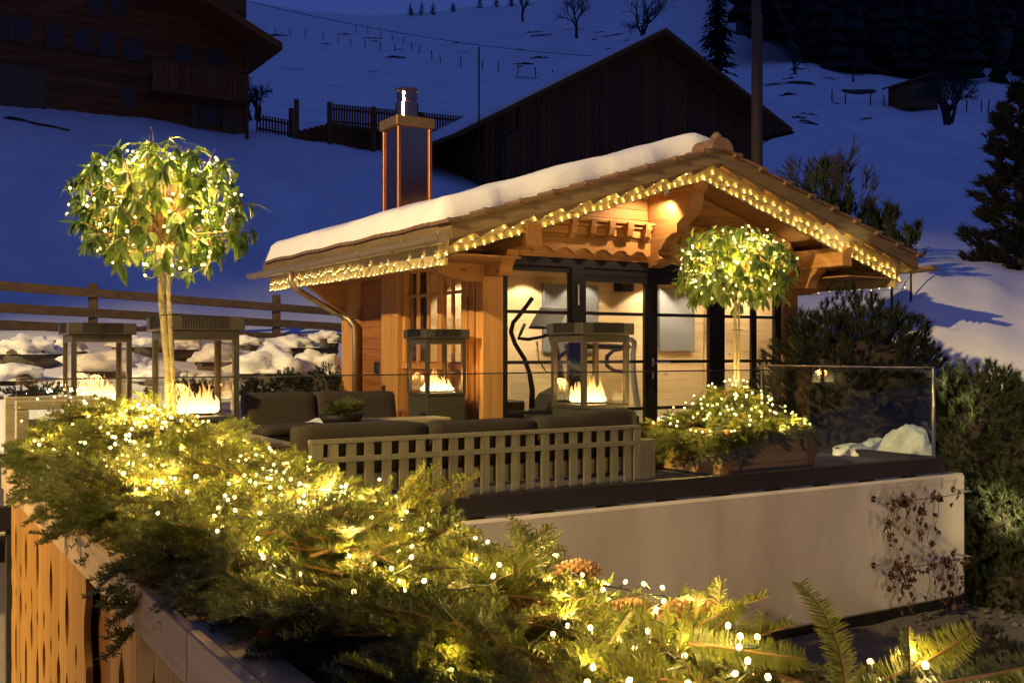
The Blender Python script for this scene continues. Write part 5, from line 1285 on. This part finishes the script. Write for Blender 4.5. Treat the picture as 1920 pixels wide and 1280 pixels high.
sprig(1700, 1310, 1.32, 1700, 1160, 1.40, 2, .4, 'short fir tip between the two sprays at the lower right')
sprig(1275, 1260, 2.0, 1295, 1125, 2.05, 2, .6, 'upright fir tip before the white wall, near the bottom')
sprig(1270, 1235, 2.0, 1392, 1122, 2.05, 1, .3, 'slanting fir tip beside the upright one')
sprig(1105, 1250, 2.2, 1140, 1120, 2.25, 2, .5, 'small upright fir tip over the big cone')
sprig(1120, 1230, 2.0, 1180, 1135, 2.05, 2, .2, 'second small fir tip right of the big cone')
sprig(1290, 1215, 1.8, 1530, 1205, 1.9, 1, .1, 'flat fir spray reaching towards the dark garden bed')
fa = thing('fir_arrangement', (8.02, 8.48, QZ-.06), 'domed arrangement of cut fir covering the square planter by the doors', 'greenery')
for k in range(124):                      # branches follow a dome and droop over the box sides
    a = r.uniform(0, 6.28) if k % 3 else r.gauss(-2.1, .9); q = .05+.86*sqrt(r.random()); x, y = cos(a)*q, sin(a)*q
    if y < -.60: y = -.60+r.uniform(0, .1)
    h = .06+.40*exp(-(q/.46)**2)-.16*max(0, q-.6)
    pitch = -math.atan(2*q/.2116*.40*exp(-(q/.46)**2))-max(0, q-.55)*1.7+r.uniform(-.15, .4)
    yaw = a+r.gauss(0, .6); b_ = .14
    fir((x-cos(yaw)*b_, y-sin(yaw)*b_, h), orient(yaw, pitch, r.uniform(-.7,.7)), r.uniform(.72, 1.05), r.randrange(6), None, None, fa, 'branch')
# pine cones
def cone_mesh(seed, Ln=.15, rad=.034):
    r = random.Random(seed); m = MB(); m.lathe([(.004,0),(rad*.6,.01),(rad*.75,Ln*.3),(rad*.6,Ln*.7),(.003,Ln)], (0,0,0), 8)
    n = 110
    for i in range(n):
        t = i/n; a = i*2.39996; z = Ln*(.03+.94*t); rr = rad*(.72+.28*sin(pi*(.15+.8*t)))*(1-.55*max(0, t-.6)/.4)
        c, s = cos(a), sin(a); w = .008
        p0 = Vector((c*rr*.6, s*rr*.6, z)); e = Vector((c*rr*1.18, s*rr*1.18, z+.008)); sd = Vector((-s, c, 0))*w
        m.add([p0-sd, p0+sd, e+sd*.9+Vector((0,0,-.002)), e-sd*.9+Vector((0,0,-.002)), e+Vector((c*.003, s*.003, .006)), p0+Vector((0,0,.007))], [(0,1,2,3), (3,2,4), (0,3,4,5), (1,5,4,2)])
    return m.mesh('pine_cone', M['cone'])
CM = [cone_mesh(1), cone_mesh(2, .17, .036)]
for k, (u, y, d, rot, s, lab) in enumerate(((905, 1105, 2.75, (radians(78), .2, radians(120)), 1.0, 'long golden pine cone lit from below by fairy lights'), (955, 1150, 2.6, (radians(70), -.3, radians(35)), 1.0, 'second golden pine cone leaning beside the first'), (1035, 1082, 3.0, (radians(85), 0, radians(80)), 1.0, 'dark pine cone at the edge before the white wall'), (1235, 1172, 2.35, (radians(84), 0, radians(95)), 1.0, 'brown pine cone lying across the lower middle edge'), (1130, 1155, 2.5, (radians(80), 0, radians(60)), .8, 'small pine cone behind the upright fir tip'), (455, 950, 4.4, (radians(80), 0, radians(20)), 1.0, 'dark pine cone deep in the fir at left'))):
    o = inst('pine_cone', CM[k % 2], None, at(u, y, d), rot, s); tag(o, lab, 'pine cone', 'pine cones in the planter')

# ================================================================== FAIRY LIGHTS
def bulbmesh(rad, mat, sub=1):
    v, f = ico(sub); m = MB(); m.add([(p.x*rad, p.y*rad, p.z*rad*1.25) for p in v], f); nf = len(m.f); m.lathe([(rad*.55,-rad*3.6),(rad*.62,-rad*1.3),(rad*.5,-rad*1.1)], (0,0,0), 6)
    me = m.mesh('bulb', M[mat], True); me.materials.append(M['cable'])
    for q in me.polygons[nf:]: q.material_index = 1
    return me
def string(name, pts, rad, label, mat='bulb', order=True, cable=.0022, group='fairy light strings', sag=.01, watt=1.0, each=4, inner=None):
    t = thing(name, pts[0], label, 'string lights', group); me = bulbmesh(rad, mat); P0 = Vector(pts[0]); rest = [Vector(p) for p in pts]
    if order:
        seq = [rest.pop(0)]
        while rest:
            i = min(range(len(rest)), key=lambda j: (rest[j]-seq[-1]).length_squared); seq.append(rest.pop(i))
    else: seq = rest
    for p in seq[:300]: inst('bulb', me, t, p-P0, (R.uniform(-1,1), R.uniform(-1,1), 0))
    li = bpy.data.lights.new('bulb_light', 'POINT'); li.energy = watt*each; li.color = GLOW; li.shadow_soft_size = rad
    for p in seq[each//2:300:each]:
        o = bpy.data.objects.new('bulb_light', li); col.objects.link(o); o.parent = t; o.location = (p if inner is None else Vector(inner).lerp(p, .78))-P0+Vector((0, 0, rad*2.2+.012))
    m = MB(); q = []
    for a, b in zip(seq, seq[1:]):
        if (b-a).length > .7:
            if len(q) > 1: m.tube(q, cable, 4)
            q = []; continue
        q += [a-Vector((0,0,rad*3.4)), a.lerp(b, .5)-Vector((0,0,rad+sag+.06*(b-a).length))]
    if len(q) > 1: m.tube(q, cable, 4)
    m.build('cable', M['cable'], t); return t
r = random.Random(33)
def crown_bulbs(C, rx_, rz_, n, seed):
    out = []; k = 0
    while len(out) < n:
        k += 1; u = r.uniform(-1, .95); a = r.uniform(0, 6.28); q = sqrt(1-u*u); f = r.uniform(.70, 1.0)
        d = Vector((cos(a)*q, sin(a)*q, u)); out.append(Vector((C[0]+d.x*rx_*f, C[1]+d.y*rx_*f, C[2]+d.z*rz_*f)))
    return out
string('fairy_lights', crown_bulbs(T1C, .50, .40, 180, 1), .0078, 'warm fairy lights wound through the left topiary crown', watt=.95, each=3, inner=T1C)
string('fairy_lights', crown_bulbs(T2C, .66, .47, 170, 2), .0105, 'warm fairy lights wound through the right topiary crown', watt=1.35, each=3, inner=T2C)
pts = []
while len(pts) < 215:
    x = r.gauss(T1B.x-.05, .38); y = r.gauss(T1B.y-.12, .48)
    if x < PX0+.02 or y > 7.1 or x > 2.3: continue
    pts.append((x, y, mound_z(x, y)+r.uniform(.03, .10)))
string('fairy_lights', pts, .0078, 'dense warm fairy lights over the fir heap at the left trunk', watt=.62, each=3)
pts = []
for k in range(34): x, y = r.gauss(1.36, .12), r.gauss(3.35, .22); pts.append((x, y, mound_z(x, y)+r.uniform(.04, .10)))
for k in range(40): x, y = r.uniform(PX0+.12, 1.12), r.uniform(1.9, 4.9); pts.append((x+max(0, 2.6-y)*.2, y, mound_z(x, y)+r.uniform(.06, .14)))
while len(pts) < 200:
    y = r.uniform(.9, 5.0); x = r.uniform(PX0+.15, PX1+.05)
    if y < 3 and x < PX0+.34: continue
    pts.append((x, y, mound_z(x, y)+r.uniform(.05, .14)))
string('fairy_lights', pts, .0056, 'warm fairy lights scattered along the foreground fir branches', mat='bulb_near', watt=.85, each=2)
pts = [at(u, y, d) for u, y, d in ((1365, 1172, 1.9), (1420, 1193, 1.85), (1388, 1192, 1.8), (1386, 1212, 1.78), (1402, 1238, 1.72), (1253, 1203, 1.95), (1283, 1228, 1.9), (1378, 1262, 1.7), (1440, 1268, 1.66), (1632, 1240, 1.7), (1735, 1246, 1.38), (1112, 1250, 1.8), (1215, 1182, 2.05), (1190, 1215, 2.0), (1060, 1155, 2.3), (1064, 1172, 2.3), (1030, 1100, 2.6), (1085, 1115, 2.6), (845, 1255, 2.0), (1180, 1275, 1.7), (1290, 1280, 1.65), (1650, 1275, 1.5))]
string('fairy_lights', pts, .0056, 'few larger-looking fairy lights among the fir tips at the lower right', mat='bulb_near', watt=.6, each=1)
pts = []
for k in range(110):
    a = r.uniform(0, 6.28) if k % 2 else r.gauss(-2.2, .8); q = sqrt(r.random())*.88; x, y = 8.02+cos(a)*q*1.05, max(7.84, 8.48+sin(a)*q*1.0)
    pts.append((x, y, QZ+.12+.40*exp(-(q/.46)**2)-.55*max(0, q-.6)))
string('fairy_lights', pts, .0098, 'warm fairy lights on the fir cover of the square planter', watt=1.1, each=3)
# cabin: two rows along the gable, two along the left eave, one along the right eave
def rows_gable(side):
    out = []; n = 33
    for i in range(n+1):
        x = lerp(EX0 if side < 0 else EX1, RX, i/n)
        out.append((x+r.uniform(-.015,.015), RY0+.335+r.uniform(0,.015), rz(x)-.345+r.uniform(-.02,.02)))
    for i in range(n-6):
        x = lerp(EX0+.15 if side < 0 else EX1-.15, RX, i/(n-6))
        out.append((x+r.uniform(-.03,.03), RY0+.338, rz(x)-.225+r.uniform(-.03,.03)))
    return out
def gstring(pts, label, rad=.0095, WATT=.145): return string('fairy_lights', pts, rad, label, mat='bulb_eave', order=True, cable=.004, sag=.0, watt=WATT, each=1)
gstring(rows_gable(-1), 'two rows of lights along the left gable verge of the cabin')
gstring(rows_gable(1), 'two rows of lights along the right gable verge of the cabin')
pts = []; y = RY0+.4
while y < RY1-.15:
    pts.append((EX0+.075, y, rz(EX0)-.425+r.uniform(-.012,.012))); y += r.uniform(.12,.19)
y = RY0+.3
while y < RY1-.15:
    dens = .12 if y > 13.6 else .34
    pts.append((EX0+.072, y, rz(EX0)-.31+r.uniform(-.035,.035))); y += dens*r.uniform(.6,1.3)
gstring(pts, 'dense light strings hanging under the left gutter of the cabin', .0105, .05)
pts = []; y = RY0+.2
while y < 14.2: pts.append((EX1-.08, y, rz(EX1)-.45+r.uniform(-.015,.015))); y += r.uniform(.14,.3)
gstring(pts, 'short row of lights under the right eave of the cabin')

# ================================================================== IVY ON THE WALL
iv = thing('wire_trellis', (10.2, GY-.1, -1), 'steel standoffs with wires on the right end of the white wall', 'trellis')
WY = GY-.10
bs = [onY(1637, 935, WY), onY(1786, 917, WY), onY(1637, 1059, WY), onY(1786, 1037, WY)]
tips = []
for b in bs:
    m = MB(); m.tube([(b.x, WY-.001, b.z), (b.x, WY-.012, b.z)], .035, 14); m.build('boss', M['fascia'], iv)
    m = MB(); m.tube([(b.x, WY-.012, b.z), (b.x, WY-.24, b.z)], .011, 8); m.build('rod', M['steel'], iv); tips.append(Vector((b.x, WY-.235, b.z)))
for a, b in ((0,1),(2,3)):
    m = MB(); m.tube([tips[a], tips[a].lerp(tips[b], .5)-Vector((0,0,.02)), tips[b]+Vector((.05,0,0))], .004, 5); m.build('wire', M['rubber'], iv)
ivy = thing('ivy', (10.2, WY-.2, -1.5), 'sparse reddish-brown ivy climbing the wire trellis', 'ivy')
lm = MB(); o_ = [(0,0),(.3,-.42),(.16,-.75),(.62,-.62),(1.0,0),(.62,.62),(.16,.75),(.3,.42)]
lm.add([(a*.05, b*.04, .006*((i % 2)*2-1)*(i > 0)) for i, (a, b) in enumerate(o_)], [(0,1,2,3),(0,3,4),(0,4,5),(0,5,6,7)]); ivm = lm.mesh('leaf', M['ivy'])
r = random.Random(77); vm = MB(); lp = []
zt_, zm, zl = tips[0].z, tips[2].z, -1.62
for k in range(30):
    x = lerp(tips[0].x+.05, tips[1].x+.02, r.random()); lo = r.random() < .55
    z0 = (zm if lo else zt_)+r.uniform(-.02,.02); z1 = z0-r.uniform(.15, .8)
    if lo: z1 = max(z1, zl-.02)
    y = WY-.21+r.uniform(-.03,.08); p = [Vector((x, y, z0))]
    for q in range(6): p.append(Vector((p[-1].x+r.uniform(-.045,.045), min(WY-.015, y+r.uniform(-.03,.05)), lerp(z0, z1, (q+1)/6))))
    vm.tube(p, .0035, 4)
    for q in range(r.randint(3, 7)):
        f = r.random(); i = min(5, int(f*6)); lp.append(p[i].lerp(p[i+1], f*6-i))
for a, b in ((0,1),(2,3)):
    for k in range(34 if a else 22): lp.append(tips[a].lerp(tips[b], r.random())+Vector((0, r.uniform(-.03,.05), r.gauss(-.02,.05))))
vm.build('stems', M['darkbark'], ivy)
for p in lp[:260]: inst('leaf', ivm, ivy, p-wloc(ivy), (r.uniform(.9,2.1), r.uniform(-.6,.6), r.uniform(0,6.28)), r.uniform(.8,1.7))

# ================================================================== INSIDE THE CABIN
BW = IB-.002
for k, (u0, u1, y0, y1) in enumerate(((1020, 1122, 536, 660), (1237, 1303, 543, 658))):
    a = onY(u0, y1, BW-.07); b = onY(u1, y0, BW-.07)
    t = thing('mosaic_panel', ((a.x+b.x)/2, BW-.04, (a.z+b.z)/2), ('silvery mosaic wall panel behind the exercise machine', 'silvery mosaic wall panel seen through the door with the handle')[k], 'panel', 'mosaic panels on the cabin wall')
    m = MB(); m.box(a.x, b.x, BW-.07, BW-.002, a.z, b.z, .004); m.build('board', M['mosaic'], t)
tr = thing('elliptical_trainer', (8.4, 13.5, FL), 'dark elliptical trainer standing behind the left glass doors', 'exercise machine')
def I(u, y, Y0): return onY(u, y, Y0)
m = MB(); Y0 = 13.3; m.tube([I(998,559,Y0), I(985,577,Y0), I(962,605,Y0), I(958,622,Y0), I(966,645,Y0), I(983,672,Y0), I(993,700,Y0), I(998,730,Y0), I(997,765,Y0)], [.033,.033,.033,.034,.034,.034,.036,.042,.045], 10); m.build('moving_arm', M['rubber'], tr, smooth=True)
m = MB(); Y0 = 13.4; m.tube([I(984,607,Y0), I(976,625,Y0), I(972,634,Y0), I(990,636,Y0), I(1012,632,Y0), I(1035,625,Y0)], .026, 10); m.build('fixed_handle', M['rubber'], tr, smooth=True)
a, b, c, d = I(990,616,13.35), I(1044,618,13.35), I(1064,583,13.6), I(1010,581,13.6)
m = MB(); n_ = (b-a).cross(d-a).normalized()*.06; m.add([a,b,c,d,a+n_,b+n_,c+n_,d+n_], [(0,1,2,3),(7,6,5,4),(0,4,5,1),(1,5,6,2),(2,6,7,3),(3,7,4,0)]); m.build('console', M['rubber'], tr, fix=True)
m = MB(); m.tube([I(1008,582,13.62), I(1062,585,13.62)], .018, 8); m.build('console_edge', M['silver'], tr)
m = MB(); m.tube([I(1030,618,13.5), I(1040,650,13.5), I(1048,700,13.5), I(1050,770,13.5)], [.05,.06,.08,.10], 12); m.build('column', M['lantern'], tr, smooth=True)
m = MB(); m.tube([I(1008,640,13.3), I(1007,665,13.3), I(1018,690,13.3), I(1027,699,13.3)], .006, 5); m.tube([I(1005,640,13.3), I(1010,660,13.32), I(1009,672,13.3), I(1024,696,13.3)], .006, 5); m.build('cables', M['rubber'], tr)
a = I(946,752,13.2); b = I(985,752,13.2); m = MB(); m.box(a.x, b.x, 13.2, 13.8, FL+.01, a.z, .02); m.build('step_box', M['rubber'], tr)
m = MB(); m.prism([(I(990,768,13.5).x, FL+.01), (I(1060,768,13.5).x, FL+.01), (I(1060,730,13.5).x, I(1060,722,13.5).z), (I(1030,740,13.5).x, I(1030,738,13.5).z)], lambda a, b, t: (a, t, b), 13.35, 13.8); m.build('drive_housing', M['rubber'], tr, fix=True)
m = MB(); m.box(7.6, 10.4, 12.9, 14.4, FL+.001, FL+.012); o = m.build('floor_mat', M['rubber']); tag(o, 'black rubber mat under the exercise machines', 'mat')
tm_ = thing('treadmill', (9.6, 14.0, FL), 'silver treadmill frame with bent side rail and slanting leg', 'exercise machine')
m = MB(); Y0 = 13.4; m.tube([I(1060,634,Y0), I(1100,633,Y0), I(1150,634,Y0), I(1182,635,Y0), I(1190,642,Y0), I(1187,660,Y0), I(1187,700,Y0), I(1195,755,Y0), I(1204,815,Y0)], [.055,.06,.06,.055,.045,.045,.05,.055,.06], 12); m.build('side_rail', M['silver'], tm_, smooth=True)
m = MB(); m.tube([I(1060,648,Y0+.1), I(1180,650,Y0+.1)], .045, 10); m.build('under_rail', M['lantern'], tm_, smooth=True)
m = MB(); m.tube([I(1175,652,13.6), I(1150,656,13.6), I(1138,668,13.6), I(1138,685,13.6), I(1150,694,13.6), I(1170,697,13.6)], .035, 10); m.build('grip', M['lantern'], tm_, smooth=True)
m = MB(); m.tube([I(1100,642,13.6), I(1062,655,13.6), I(1050,668,13.6)], .035, 8); m.build('brace', M['lantern'], tm_, smooth=True)
a = I(1120,800,13.5); m = MB(); m.box(a.x-.5, a.x+.75, 13.35, 14.4, FL+.013, FL+.16, .02); m.build('deck', M['rubber'], tm_)
a = I(1160,546,BW-.2); b = I(1184,521,BW-.2); m = MB(); m.box(a.x, b.x, BW-.28, BW-.05, a.z, b.z, .01); o = m.build('loudspeaker', M['rubber']); tag(o, 'small black loudspeaker under the cabin ceiling', 'speaker')
# ceiling downlights inside
for k, (x, y, pw) in enumerate(((8.05, 14.1, 46), (9.1, 14.12, 40), (10.2, 14.1, 34), (11.9, 14.12, 60), (12.7, 13.6, 46), (9.6, 13.2, 40))):
    m = MB(); m.lathe([(0,.0),(.055,0),(.06,-.012),(.045,-.012),(.04,-.004),(0,-.004)], (x, y, 2.728), 16); o = m.build('downlight', M['steel']); tag(o, ('ceiling downlight at the left end of the planked back wall','ceiling downlight above the left mosaic panel','ceiling downlight behind the middle door leaf','ceiling downlight washing the right mosaic panel','ceiling downlight in the right corner of the room','ceiling downlight over the exercise machines')[k], 'downlight', 'cabin ceiling downlights')
    spot('downlight_beam', (x, y, 2.70), (x+(.1 if k != 3 else -.35), y+.12, 0), pw*2.6, (1, .76, .46), 105 if k < 4 else 130, .25, .03)

# ================================================================== GARDEN, HOUSE AND ADDED LAMPS (fittings just outside the picture)
def lampbody(name, loc, label):
    m = MB(); m.lathe([(.0,-.08),(.06,-.08),(.07,.06),(.06,.07),(0,.07)], loc, 14); o = m.build(name, M['rubber']); return tag(o, label, 'lamp')
def unseen_light(loc, power, colr, label, rad=.12):
    lampbody('unseen_lamp', (loc[0]-.02, loc[1]-.16, loc[2]), label); l = bpy.data.lights.new('lamp_light', 'POINT'); l.energy = power; l.color = colr; l.shadow_soft_size = rad
    o = bpy.data.objects.new('lamp_light', l); col.objects.link(o); o.location = loc
hs = thing('main_house', (-4, -5.5, -1.7), 'dark timber wall of the main house behind the terrace', 'house')
m = MB(); m.box(-16, 34, -5.6, -5.4, -1.75, 8.5); m.build('wall', M['old_x'], hs)
unseen_light((2.5, -5.1, -.1), 1150, (1, .72, .40), 'wall lamp low on the house behind the planter')
sl = thing('added_floodlight', (-16, 4.0, -1.75), 'added unseen floodlight on a mast left of the terrace', 'floodlight')  # mast floodlight added out of view to warm roof snow, rocks and bank
m = MB(); m.tube([(-16, 4.0, -2.2), (-16, 4.0, 11.3), (-15.7, 4.15, 11.6), (-15.2, 4.3, 11.62)], [.07, .05, .04, .035], 8); m.build('post', M['rubber'], sl)
m = MB(); m.box(-15.5, -14.95, 4.18, 4.46, 11.56, 11.64, .02); m.build('lamp_head', M['rubber'], sl)
spot('added_floodlight_beam', (-15.2, 4.32, 11.5), (4.6, 13.5, .3), 41000, (1, .71, .29), 54, .6, .12)
unseen_light((-3.2, 2.6, -.6), 45, (1, .62, .22), 'added unseen lamp left of the long planter', .08)  # lamp added out of view to throw orange light on the cladding
lampbody('garden_spotlight', (9.9, 4.6, -1.5), 'ground spotlight aimed at the ivy and pines')
spot('garden_spotlight_beam', (9.95, 4.75, -1.42), at(1845, 925, 12.8), 4600, (1, .86, .45), 11, .9, .04)
spot('garden_spotlight_beam', (9.95, 4.75, -1.42), at(1795, 735, 13.0), 3400, (1, .86, .45), 9, .9, .04)
spot('garden_spotlight_beam', (9.95, 4.75, -1.42), at(1850, 900, 12.8), 230, (1, .80, .42), 46, .9, .04)
spot('garden_spotlight_beam', (9.85, 4.75, -1.42), (10.3, GY, -.6), 45, (1, .8, .6), 75, .9, .04)
